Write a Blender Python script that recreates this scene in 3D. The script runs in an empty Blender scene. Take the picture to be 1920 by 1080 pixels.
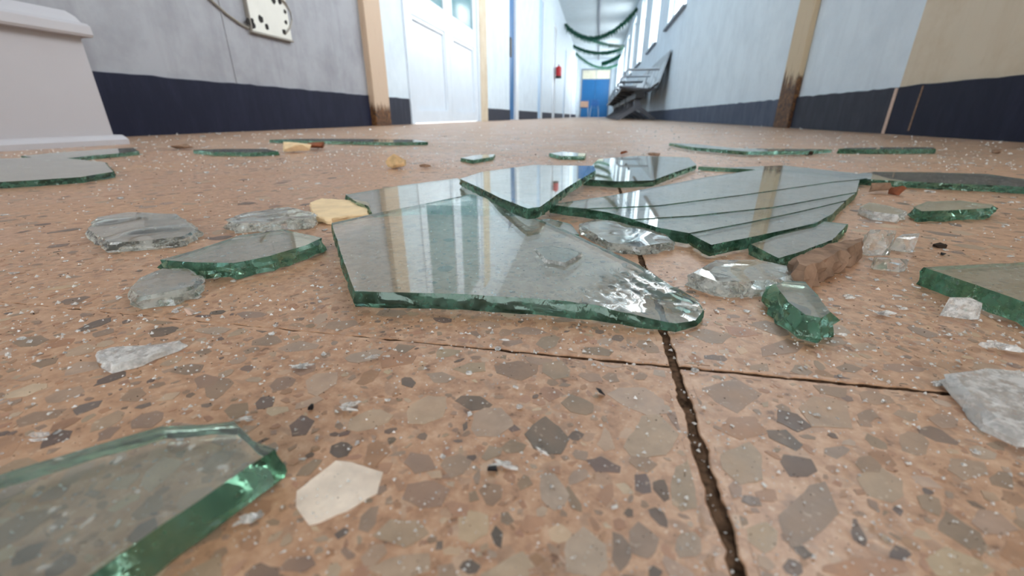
import bpy, bmesh, math, random
from mathutils import Vector, Matrix, noise
from mathutils.geometry import delaunay_2d_cdt

R = random.Random(7)
SC = bpy.context.scene
COL = SC.collection

# ------------------------------------------------------------------ camera
FPX = 790.0                      # focal length in pixels of the 1920 wide frame
CAM_H = 0.05                     # the phone lies almost on the floor
PITCH = math.atan(322 / FPX)
YAW = math.atan(160 / math.hypot(FPX, 322))
cd = bpy.data.cameras.new('camera')
cam = bpy.data.objects.new('camera', cd)
COL.objects.link(cam)
cam.location = (0, 0, CAM_H)
cam.rotation_euler = (math.pi / 2 - PITCH, 0, YAW)
cd.sensor_width = 36.0
cd.lens = FPX / 1920 * 36
cd.clip_start = 0.002
cd.clip_end = 200
cd.dof.use_dof = True
cd.dof.focus_distance = 0.135
cd.dof.aperture_fstop = 20.0
SC.camera = cam

# ------------------------------------------------------------------ world, daylight, exposure
W = bpy.data.worlds.new('daylight')
SC.world = W
W.use_nodes = True
bg = W.node_tree.nodes['Background']
bg.inputs[0].default_value = (0.93, 0.97, 1.0, 1)
bg.inputs[1].default_value = 8.5
SC.view_settings.view_transform = 'Standard'
SC.view_settings.look = 'None'
SC.view_settings.exposure = 0.2
SC.view_settings.gamma = 1.0
SC.view_settings.use_curve_mapping = False
SC.cycles.max_bounces = 9
SC.cycles.transmission_bounces = 10
SC.cycles.diffuse_bounces = 3
SC.cycles.glossy_bounces = 4
SC.cycles.transparent_max_bounces = 8
SC.cycles.blur_glossy = 0.6
SC.cycles.sample_clamp_indirect = 12.0
SC.cycles.adaptive_threshold = 0.025

# the corridor, in metres: x across, y along, z up
XL, XR, XRN = -1.231, 0.877, 0.877
YB, YE, ZC = -2.2, 26.2, 2.92
HBL, HBR = 0.154, 0.127
# openings that let the daylight in: (centre, size along y, size along z, facing)
WINDOWS = [(0.85, 2.45), (3.05, 4.95), (5.75, 7.15), (8.35, 9.6), (11.1, 12.3), (13.9, 15.1), (16.7, 17.9), (19.5, 21.3), (22.3, 25.6)]  # nearest pair unseen, added for daylight; last pair widened to brighten the end wall
WZ0, WZ1 = 1.19, 2.62
ADDED_ENTRANCE = (-0.60, 0.20, 2.05)   # unseen entrance behind the camera, added to light the edges facing it


def portal(loc, rot, sx, sy):
    l = bpy.data.lights.new('window_daylight', 'AREA')
    l.shape = 'RECTANGLE'
    l.size, l.size_y = sx, sy
    l.cycles.is_portal = True
    o = bpy.data.objects.new('window_daylight', l)
    COL.objects.link(o)
    o.location, o.rotation_euler = loc, rot


for a, b in WINDOWS:
    portal((XR + 0.10, (a + b) / 2, (WZ0 + WZ1) / 2), (0, math.pi / 2, 0), WZ1 - WZ0, b - a)
portal(((ADDED_ENTRANCE[0] + ADDED_ENTRANCE[1]) / 2, YB - 0.1, ADDED_ENTRANCE[2] / 2), (math.pi / 2, 0, 0), ADDED_ENTRANCE[1] - ADDED_ENTRANCE[0], ADDED_ENTRANCE[2])  # portal for the entrance added out of view

# ------------------------------------------------------------------ sight lines used to measure places from the photograph
cp, sp, cy_, sy_ = math.cos(PITCH), math.sin(PITCH), math.cos(YAW), math.sin(YAW)
EYE = Vector((0, 0, CAM_H))


def ray(x, y):
    a, b = (x - 960) / FPX, -(y - 540) / FPX
    fw, up = cp + b * sp, -sp + b * cp
    return Vector((a * cy_ - fw * sy_, a * sy_ + fw * cy_, up))


def FL(x, y, z=0.0):
    d = ray(x, y)
    return EYE + d * ((z - CAM_H) / d.z)


def WL(x, y, X):
    d = ray(x, y)
    return EYE + d * (X / d.x)


def EL(x, y, Y):
    d = ray(x, y)
    return EYE + d * (Y / d.y)


def on_plane(x, y, p, n):
    d = ray(x, y)
    return EYE + d * ((p - EYE).dot(n) / d.dot(n))


def mm_per_px(x, y, z=0.0):
    p = FL(x, y, z)
    f = Vector((-sy_ * cp, cy_ * cp, -sp))
    return (p - EYE).dot(f) / FPX


# ------------------------------------------------------------------ materials
def lin(c):
    return tuple(((v / 255) / 12.92 if v / 255 <= 0.04045 else ((v / 255 + 0.055) / 1.055) ** 2.4) for v in c) + (1,)


class NT:
    def __init__(s, name):
        s.m = bpy.data.materials.new(name)
        s.m.use_nodes = True
        s.t = s.m.node_tree
        s.t.nodes.clear()
        s.out = s.n('ShaderNodeOutputMaterial')

    def n(s, kind, ins=None, **kw):
        nd = s.t.nodes.new(kind)
        for k, v in kw.items():
            setattr(nd, k, v)
        for k, v in (ins or {}).items():
            if isinstance(v, bpy.types.NodeSocket):
                s.t.links.new(v, nd.inputs[k])
            else:
                nd.inputs[k].default_value = v
        return nd

    def coord(s, which='Object'):
        return s.n('ShaderNodeTexCoord').outputs[which]

    def noise(s, vec, scale, detail=4, rough=0.55, dist=0.0):
        return s.n('ShaderNodeTexNoise', {'Vector': vec, 'Scale': scale, 'Detail': detail, 'Roughness': rough, 'Distortion': dist}).outputs[0]

    def ramp(s, fac, stops, interp='LINEAR'):
        r = s.n('ShaderNodeValToRGB', {'Fac': fac})
        e = r.color_ramp.elements
        r.color_ramp.interpolation = interp
        while len(e) < len(stops):
            e.new(0.5)
        for k, (p, c) in zip(e, stops):
            k.position = p
            k.color = c if len(c) == 4 else tuple(c) + (1,)
        return r.outputs[0]

    def mix(s, fac, a, b, blend='MIX'):
        m = s.n('ShaderNodeMix', data_type='RGBA', blend_type=blend)
        for k, v in ((0, fac), (6, a), (7, b)):
            if isinstance(v, bpy.types.NodeSocket):
                s.t.links.new(v, m.inputs[k])
            else:
                m.inputs[k].default_value = v
        return m.outputs[2]

    def math(s, op, a, b=0.0, c=0.0, clamp=False):
        m = s.n('ShaderNodeMath', operation=op, use_clamp=clamp)
        for k, v in ((0, a), (1, b), (2, c)):
            if isinstance(v, bpy.types.NodeSocket):
                s.t.links.new(v, m.inputs[k])
            else:
                m.inputs[k].default_value = v
        return m.outputs[0]

    def bump(s, h, strength=0.3, dist=0.001):
        return s.n('ShaderNodeBump', {'Height': h, 'Strength': strength, 'Distance': dist}).outputs[0]

    def surf(s, sock):
        s.t.links.new(sock, s.out.inputs[0])
        return s.m

    def pbr(s, col, rough=0.5, **ins):
        d = {'Base Color': col, 'Roughness': rough}
        d.update(ins)
        return s.n('ShaderNodeBsdfPrincipled', d).outputs[0]


BLK, WHT = (0, 0, 0, 1), (1, 1, 1, 1)


def plain(name, rgb, rough=0.5, metallic=0.0, var=0.06, scale=8.0, spec=0.5):
    t = NT(name)
    n = t.noise(t.coord(), scale, 5)
    c = lin(rgb)
    lo = tuple(v * (1 - var * 2) for v in c[:3]) + (1,)
    hi = tuple(min(1, v * (1 + var)) for v in c[:3]) + (1,)
    col = t.ramp(n, [(0.3, lo), (0.7, hi)])
    return t.surf(t.pbr(col, rough, Metallic=metallic, **{'Specular IOR Level': spec}))


def dirty_wall(name, rgb, dirt, amount=0.5, streak=0.5, rough=0.6):
    t = NT(name)
    co = t.coord()
    mp = t.n('ShaderNodeMapping', {'Vector': co, 'Scale': (3.0, 6.0, 0.7)}).outputs[0]
    a = t.noise(co, 5.0, 5, 0.7)
    b = t.noise(mp, 2.5, 4, 0.65, 0.4)
    g = t.noise(co, 60, 3, 0.6)
    m = t.math('MULTIPLY', t.ramp(a, [(0.42, BLK), (0.72, WHT)]), amount)
    m2 = t.math('MULTIPLY', t.ramp(b, [(0.5, BLK), (0.8, WHT)]), streak)
    col = t.mix(m, lin(rgb), lin(dirt))
    col = t.mix(m2, col, lin(dirt))
    return t.surf(t.pbr(col, rough, Normal=t.bump(t.math('ADD', g, a), 0.25, 0.002)))


def rusty_paint(name, rgb, rust_top, rust_soft):
    t = NT(name)
    co = t.coord()
    xyz = t.n('ShaderNodeSeparateXYZ', {'Vector': co}).outputs
    mp = t.n('ShaderNodeMapping', {'Vector': co, 'Scale': (14, 14, 2.2)}).outputs[0]
    n = t.noise(mp, 3.0, 8, 0.7)
    n2 = t.noise(co, 60, 6, 0.7)
    v = t.math('SUBTRACT', t.math('ADD', t.math('MULTIPLY', n, rust_soft), rust_top), xyz[2])
    m = t.ramp(t.math('MULTIPLY_ADD', v, 14.0, t.math('MULTIPLY', n2, 0.8)), [(0.40, BLK), (0.95, WHT)])
    streak = t.math('MULTIPLY', t.ramp(n, [(0.55, BLK), (0.75, WHT)]), 0.45)
    base = t.mix(streak, lin(rgb), lin((150, 105, 60)))
    rust = t.ramp(n2, [(0.35, lin((38, 22, 12))), (0.52, lin((92, 58, 28))), (0.7, lin((150, 105, 55)))])
    col = t.mix(m, base, rust)
    return t.surf(t.pbr(col, 0.65, Normal=t.bump(n2, 0.35, 0.002)))


def scuffed_base(name, rgb, light, amount):
    t = NT(name)
    co = t.coord()
    mp = t.n('ShaderNodeMapping', {'Vector': co, 'Scale': (2, 12, 3)}).outputs[0]
    a = t.noise(mp, 2.0, 8, 0.75)
    b = t.noise(co, 35, 6, 0.8)
    m = t.math('MULTIPLY', t.ramp(a, [(0.45, BLK), (0.8, WHT)]), amount)
    m2 = t.math('MULTIPLY', t.ramp(b, [(0.62, BLK), (0.75, WHT)]), amount * 0.5)
    col = t.mix(m, lin(rgb), lin(light))
    col = t.mix(m2, col, lin(light))
    return t.surf(t.pbr(col, 0.6, Normal=t.bump(b, 0.2, 0.002), **{'Specular IOR Level': 0.25}))


def terrazzo(name, grid=False, small=True):
    t = NT(name)
    geo = t.n('ShaderNodeNewGeometry').outputs['Position']
    wob = t.n('ShaderNodeTexNoise', {'Vector': geo, 'Scale': 160.0, 'Detail': 2.0}).outputs[1]
    pos = t.mix(0.006, geo, wob, 'ADD')
    big = t.noise(geo, 9, 3, 0.6)
    fine = t.noise(geo, 240, 3, 0.7)
    grain = t.noise(geo, 900, 1, 0.6)
    matrix = t.ramp(fine, [(0.3, lin((150, 110, 82))), (0.5, lin((188, 145, 113))), (0.72, lin((212, 174, 143)))])
    col = matrix
    for sc, thr, edge in (((95, 0.45, 0.07), (230, 0.62, 0.12)) if not small else ((330, 0.66, 0.15),)):
        v1 = t.n('ShaderNodeTexVoronoi', {'Vector': pos, 'Scale': float(sc)}, feature='F1')
        v2 = t.n('ShaderNodeTexVoronoi', {'Vector': pos, 'Scale': float(sc)}, feature='DISTANCE_TO_EDGE')
        sel = t.n('ShaderNodeSeparateColor', {'Color': v1.outputs['Color']}).outputs
        m = t.math('MULTIPLY', t.math('GREATER_THAN', sel[0], thr), t.ramp(v2.outputs['Distance'], [(edge * 0.5, BLK), (edge, WHT)]))
        chip = t.ramp(sel[1], [(0.0, lin((116, 96, 82))), (0.35, lin((142, 118, 100))), (0.75, lin((170, 144, 122))), (0.97, lin((206, 186, 164)))])
        col = t.mix(t.math('MULTIPLY', m, 0.42 if small else 0.7), col, chip)
    dust = t.math('MULTIPLY', t.ramp(big, [(0.38, BLK), (0.68, WHT)]), 0.45)
    col = t.mix(dust, col, lin((198, 158, 126) if small else (200, 168, 140)))
    speck = t.math('MULTIPLY', t.ramp(grain, [(0.66, BLK), (0.74, WHT)]), 0.45)
    col = t.mix(speck, col, lin((228, 204, 178)))
    pit = t.math('MULTIPLY', t.ramp(fine, [(0.30, WHT), (0.36, BLK)]), 0.6)
    col = t.mix(pit, col, lin((84, 58, 42)))
    if grid:
        br = t.n('ShaderNodeTexBrick', {'Vector': t.n('ShaderNodeMapping', {'Vector': geo, 'Location': (-GX0, -GY0, 0)}).outputs[0], 'Color1': BLK, 'Color2': BLK, 'Mortar': WHT,
                                        'Scale': 1.0, 'Mortar Size': 0.0015, 'Brick Width': 0.25, 'Row Height': 0.25})
        br.offset = 0.0
        col = t.mix(br.outputs['Color'], col, lin((70, 50, 38)))
    rough = t.ramp(big, [(0.3, (0.28,) * 3), (0.7, (0.52,) * 3)])
    nb = t.bump(fine, 0.35, 0.0005)
    return t.surf(t.pbr(col, rough, Normal=nb, **{'Specular IOR Level': 0.55}))


def chip_material(name):
    t = NT(name)
    geo = t.n('ShaderNodeNewGeometry').outputs['Position']
    a = t.n('ShaderNodeAttribute', attribute_name='stone').outputs['Color']
    n = t.noise(geo, 170, 3, 0.65)
    n2 = t.noise(geo, 800, 1, 0.7)
    k = t.ramp(n, [(0.3, (0.80, 0.78, 0.76)), (0.7, (1.12, 1.1, 1.08))])
    col = t.mix(1.0, a, k, 'MULTIPLY')
    dust = t.math('MULTIPLY', t.ramp(t.noise(geo, 60, 2, 0.7), [(0.45, BLK), (0.75, WHT)]), 0.35)
    col = t.mix(dust, col, lin((190, 152, 122)))
    spk = t.math('MULTIPLY', t.ramp(n2, [(0.66, BLK), (0.75, WHT)]), 0.35)
    col = t.mix(spk, col, lin((222, 200, 176)))
    return t.surf(t.pbr(col, t.ramp(n, [(0.3, (0.32,) * 3), (0.7, (0.55,) * 3)]), Normal=t.bump(n2, 0.2, 0.0003), **{'Specular IOR Level': 0.4}))


def glass_material(name, dust=0.12, rough=0.0, bump=0.0, milk=(205, 208, 200), colour=(1, 1, 1), scale=55.0, sharp=False, glow=0.0, least=0.03):
    """clear dielectric; dust = share of dull grains on it, glow = how far those grains let light through"""
    t = NT(name)
    geo = t.n('ShaderNodeNewGeometry').outputs['Position']
    ins = {'Color': colour + (1,), 'Roughness': rough, 'IOR': 1.5}
    if bump:
        ins['Normal'] = t.bump(t.noise(geo, 420, 2, 0.6, 1.0), bump, 0.0006)
    g = t.n('ShaderNodeBsdfGlass', ins).outputs[0]
    if not dust:
        return t.surf(g)
    d = t.n('ShaderNodeBsdfDiffuse', {'Color': lin(milk)}).outputs[0]
    if glow:
        tr = t.n('ShaderNodeBsdfTranslucent', {'Color': lin(milk)}).outputs[0]
        d = t.n('ShaderNodeMixShader', {0: glow, 1: d, 2: tr}).outputs[0]
    n = t.noise(geo, scale, 3, 0.7)
    n2 = t.noise(geo, 520, 1, 0.6)
    f = t.math('MULTIPLY', t.ramp(n, [(0.44, (least,) * 3), (0.60, WHT)] if sharp else [(0.25, (0.2,) * 3), (0.75, WHT)]), dust)
    f2 = t.math('MULTIPLY', t.ramp(n2, [(0.66, BLK), (0.74, WHT)]), min(0.35, dust * 2.2))
    return t.surf(t.n('ShaderNodeMixShader', {0: t.math('ADD', f, f2, clamp=True), 1: g, 2: d}).outputs[0])


# tile grid: the crossing seen in the photograph is a corner of four tiles
_c = FL(1265, 688)
TS = 0.25
GX0, GY0 = _c.x, _c.y

M = {}
M['tile'] = terrazzo('terrazzo_tile_near', small=True)
M['tile_far'] = terrazzo('terrazzo_tile', small=False)
M['paving'] = terrazzo('terrazzo_paving', grid=True, small=False)
M['chip'] = chip_material('terrazzo_stone_chip')
M['dirt'] = plain('joint_dirt', (104, 80, 62), 0.95, var=0.4, scale=600, spec=0.1)
M['glass'] = glass_material('window_glass', 0.18, milk=(216, 216, 208), colour=(0.96, 0.99, 0.975))
M['glass_under'] = glass_material('window_glass_underside', 0, colour=(0.96, 0.99, 0.975))
M['glass_edge'] = glass_material('window_glass_fracture', 0.5, bump=0.2, milk=(122, 172, 150), colour=(0.62, 0.78, 0.69), scale=120.0, sharp=True, glow=0.6, least=0.15)
M['glass_frost'] = glass_material('frosted_fracture', 0.7, milk=(240, 242, 236), scale=230.0, sharp=True, glow=0.6, least=0.25)
M['glass_clear'] = glass_material('clear_glass', 0.35, milk=(236, 238, 232), scale=120.0, sharp=True, glow=0.5, least=0.1)
M['glass_spark'] = glass_material('sparkling_glass', 0.75, milk=(254, 254, 252), scale=420.0, sharp=True, glow=0.4, least=0.3)
M['glass_milky'] = glass_material('crushed_glass', 0.9, 0.02, milk=(254, 254, 252), scale=260.0, sharp=True, glow=0.45, least=0.4)
M['wall_grey'] = dirty_wall('grey_wall_paint', (160, 162, 168), (120, 119, 126), 0.6, 0.5)
M['wall_white'] = dirty_wall('white_wall_paint', (220, 233, 242), (182, 196, 208), 0.4, 0.3)
M['wall_cream'] = dirty_wall('cream_wall_paint', (214, 200, 176), (188, 164, 128), 0.6, 0.4)
M['ceiling'] = plain('ceiling_paint', (196, 210, 216), 0.8, var=0.03)
M['navy'] = scuffed_base('navy_skirting_paint', (10, 15, 40), (46, 50, 76), 0.45)
M['charcoal'] = scuffed_base('charcoal_skirting_paint', (38, 42, 56), (84, 86, 98), 0.5)
M['slate'] = scuffed_base('slate_skirting_paint', (58, 70, 92), (110, 116, 132), 0.7)
M['rust_post'] = rusty_paint('rusty_beige_paint', (200, 176, 152), 0.05, 0.14)
M['rust_post2'] = rusty_paint('rusty_cream_paint', (204, 184, 152), 0.02, 0.42)
M['door_white'] = plain('white_door_paint', (226, 236, 246), 0.25, var=0.02)
M['door_blue'] = plain('blue_door_paint', (0, 96, 154), 0.4, var=0.04)
M['door_pale'] = plain('pale_blue_paint', (178, 208, 236), 0.4, var=0.03)
M['pane'] = plain('dark_teal_pane', (110, 150, 156), 0.08, var=0.05)
M['cream_pane'] = plain('cream_pane', (222, 218, 196), 0.3)
M['frame_white'] = plain('white_window_frame', (232, 238, 242), 0.35, var=0.02)
M['sill'] = plain('grey_sill', (140, 150, 160), 0.6)
M['steel'] = plain('brushed_steel', (176, 180, 186), 0.3, 0.9)
M['steel_dark'] = plain('dark_steel', (84, 86, 92), 0.3, 0.9)
M['black'] = plain('black_steel', (22, 22, 26), 0.45)
M['dark'] = plain('dark_hole', (30, 26, 24), 0.8)
M['red'] = plain('red_cylinder_paint', (196, 24, 34), 0.3)
M['green'] = plain('green_tinsel', (18, 96, 74), 0.45, var=0.2, scale=40)
M['chest'] = plain('white_chest_paint', (190, 188, 193), 0.45, var=0.03, scale=3)
M['plate'] = plain('white_plate', (222, 222, 214), 0.5, var=0.05)
M['cable'] = plain('grey_cable', (150, 146, 138), 0.6)
M['stone_tan'] = plain('tan_plaster_lump', (228, 196, 150), 0.9, var=0.2, scale=120, spec=0.2)
M['stone_cream'] = plain('cream_plaster', (248, 220, 178), 0.9, var=0.08, scale=100, spec=0.2)
M['stone_brown'] = plain('brown_rubble', (152, 124, 104), 0.9, var=0.22, scale=180, spec=0.2)
M['stone_red'] = plain('red_brick_rubble', (150, 92, 66), 0.9, var=0.2, scale=120, spec=0.2)
M['stone_dark'] = plain('dark_rubble', (58, 46, 38), 0.9, var=0.25, scale=150, spec=0.2)
M['stone_black'] = plain('black_crumb', (30, 30, 36), 0.7, var=0.25, scale=150)
M['stone_pink'] = plain('pale_pebble', (214, 188, 172), 0.9, var=0.1, scale=150)
M['box'] = plain('cardboard', (206, 170, 148), 0.8)
M['chair_blue'] = plain('blue_plastic', (40, 104, 168), 0.3)


# ------------------------------------------------------------------ builders
def link(name, me, mats, parent=None, smooth=None):
    for m in (mats if isinstance(mats, (list, tuple)) else [mats]):
        me.materials.append(M[m] if isinstance(m, str) else m)
    if smooth is not None:
        for p in me.polygons:
            p.use_smooth = True
        me.set_sharp_from_angle(angle=math.radians(smooth))
    o = bpy.data.objects.new(name, me)
    COL.objects.link(o)
    o.parent = parent
    return o


def build(name, bm, mats, parent=None, smooth=None):
    bmesh.ops.recalc_face_normals(bm, faces=bm.faces)
    me = bpy.data.meshes.new(name)
    bm.to_mesh(me)
    bm.free()
    return link(name, me, mats, parent, smooth)


def tag(o, label=None, cat=None, group=None, kind=None):
    for k, v in (('label', label), ('category', cat), ('group', group), ('kind', kind)):
        if v:
            o[k] = v
    return o


def empty(name, loc=(0, 0, 0), rz=0.0):
    o = bpy.data.objects.new(name, None)
    COL.objects.link(o)
    o.location = loc
    o.rotation_euler = (0, 0, rz)
    o.empty_display_size = 0.05
    return o


def box(bm, x0, x1, y0, y1, z0, z1, bevel=0.0):
    vs = [bm.verts.new(p) for p in ((x0, y0, z0), (x1, y0, z0), (x1, y1, z0), (x0, y1, z0), (x0, y0, z1), (x1, y0, z1), (x1, y1, z1), (x0, y1, z1))]
    fs = [bm.faces.new([vs[i] for i in f]) for f in ((3, 2, 1, 0), (4, 5, 6, 7), (0, 1, 5, 4), (1, 2, 6, 5), (2, 3, 7, 6), (3, 0, 4, 7))]
    if bevel:
        es = list({e for f in fs for e in f.edges})
        bmesh.ops.bevel(bm, geom=es, offset=bevel, segments=2, affect='EDGES', profile=0.5)
    return bm


def boxes(name, lst, mat, parent=None, bevel=0.0):
    bm = bmesh.new()
    for b in lst:
        box(bm, *b, bevel)
    return build(name, bm, mat, parent)


def tube(bm, pts, r, seg=8, cap=True):
    pts = [Vector(p) for p in pts]
    rings = []
    for i, p in enumerate(pts):
        d = (pts[min(i + 1, len(pts) - 1)] - pts[max(i - 1, 0)]).normalized()
        u = d.cross(Vector((0, 0, 1)))
        if u.length < 1e-4:
            u = d.cross(Vector((1, 0, 0)))
        u.normalize()
        v = d.cross(u)
        rr = r[i] if isinstance(r, (list, tuple)) else r
        rings.append([bm.verts.new(p + (u * math.cos(2 * math.pi * k / seg) + v * math.sin(2 * math.pi * k / seg)) * rr) for k in range(seg)])
    for a, b in zip(rings, rings[1:]):
        for k in range(seg):
            bm.faces.new((a[k], a[(k + 1) % seg], b[(k + 1) % seg], b[k]))
    if cap:
        bm.faces.new(rings[0][::-1])
        bm.faces.new(rings[-1])
    return bm


def extrude_profile(bm, prof, y0, y1):
    """prof: closed list of (x, z), run along y"""
    a = [bm.verts.new((x, y0, z)) for x, z in prof]
    b = [bm.verts.new((x, y1, z)) for x, z in prof]
    n = len(prof)
    for i in range(n):
        bm.faces.new((a[i], a[(i + 1) % n], b[(i + 1) % n], b[i]))
    bm.faces.new(a[::-1])
    bm.faces.new(b)
    return bm


def struct(o):
    o['kind'] = 'structure'
    return o


# ------------------------------------------------------------------ the floor: joint bed, single tiles, paving beyond
bm = bmesh.new()
box(bm, XL - 0.3, XRN + 0.3, YB - 0.3, YE + 0.3, -0.05, -0.0011)
floor = struct(build('floor', bm, 'dirt'))
ROW_END = 13
J0, J1 = -10, ROW_END


def jag_line(p, q, step, amp, seed):
    n = max(1, int((q - p).length / step))
    d = (q - p).normalized()
    nrm = Vector((-d.y, d.x, 0))
    out = []
    for i in range(n):
        c = p + (q - p) * (i / n)
        s = c * 230 + Vector((seed, 0, 0))
        w = noise.noise(s) * amp + noise.noise(s * 3.1) * amp * 0.6
        if i == 0:
            w = 0
        out.append(c + nrm * w)
    return out


def tile_mesh(x0, x1, y0, y1, step, amp, seed):
    loop = []
    cs = [Vector((x0, y0, 0)), Vector((x1, y0, 0)), Vector((x1, y1, 0)), Vector((x0, y1, 0))]
    for k in range(4):
        loop += jag_line(cs[k], cs[(k + 1) % 4], step, amp, seed + k * 9.7)
    bm = bmesh.new()
    c = Vector(((x0 + x1) / 2, (y0 + y1) / 2, 0))
    bev = 0.0002
    top = [bm.verts.new((p.x + math.copysign(bev, c.x - p.x), p.y + math.copysign(bev, c.y - p.y), 0.0)) for p in loop]
    mid = [bm.verts.new((p.x, p.y, -0.0002)) for p in loop]
    bot = [bm.verts.new((p.x, p.y, -0.012)) for p in loop]
    n = len(loop)
    bm.faces.new(top)
    for a, b in ((top, mid), (mid, bot)):
        for i in range(n):
            bm.faces.new((a[i], b[i], b[(i + 1) % n], a[(i + 1) % n])).material_index = 0 if a is top else 1
    return bm


gapx, gapy = 0.0010, 0.00045
TILES = {}
far_me = None
for i in range(-6, 6):
    for j in range(J0, J1):
        x0, y0 = GX0 + i * TS, GY0 + j * TS
        x1, y1 = x0 + TS, y0 + TS
        if x1 < XL or x0 > XRN:
            continue
        if y1 < -0.6:
            continue
        near = i in (-3, -2, -1, 0, 1, 2) and j in (-2, -1, 0, 1)
        if near:
            gl, gr = (gapx if i == 0 and j < 1 else 0.0002), (gapx if i == -1 and j < 1 else 0.0002)
            gy = {-3: 0.0001, -2: 0.0001, -1: 0.0001}.get(i, 0.00055)
            bm = tile_mesh(x0 + gl, x1 - gr, y0 + (gy if j == 0 else 0.0001), y1 - (gy if j == -1 else 0.0001), 0.0012 if j in (-1, 0) else 0.006, 0.0006 if j in (-1, 0) else 0.0001, i * 3.3 + j * 7.1)
            if i == -1:                                  # the joint opens towards the corner of the four tiles
                for v in bm.verts:
                    k = min(1.0, max(0.0, (v.co.x - (x1 - 0.075)) / 0.05)) * 0.0004
                    if j == 0 and v.co.y < y0 + 0.004:
                        v.co.y += k
                    if j == -1 and v.co.y > y1 - 0.004:
                        v.co.y -= k
            o = build('floor_tile', bm, ('tile', 'dirt'), floor)
        else:
            if far_me is None:
                bm = tile_mesh(0.0001, TS - 0.0001, 0.0001, TS - 0.0001, 0.25, 0, 0)
                bmesh.ops.recalc_face_normals(bm, faces=bm.faces)
                far_me = bpy.data.meshes.new('floor_tile')
                bm.to_mesh(far_me)
                bm.free()
                far_me.materials.append(M['tile_far'])
                far_me.materials.append(M['dirt'])
            o = bpy.data.objects.new('floor_tile', far_me)
            COL.objects.link(o)
            o.parent = floor
            o.location = (x0, y0, R.uniform(-0.0003, 0))
        TILES[(i, j)] = o
YP = GY0 + J1 * TS
bm = bmesh.new()
box(bm, XL - 0.2, XRN + 0.2, YP, YE + 0.2, -0.03, -0.0001)
box(bm, XL - 0.2, XRN + 0.2, YB - 2.0, GY0 - 3 * TS, -0.03, -0.0001)
tag(build('terrazzo_paving', bm, 'paving', floor), kind='stuff')

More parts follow.
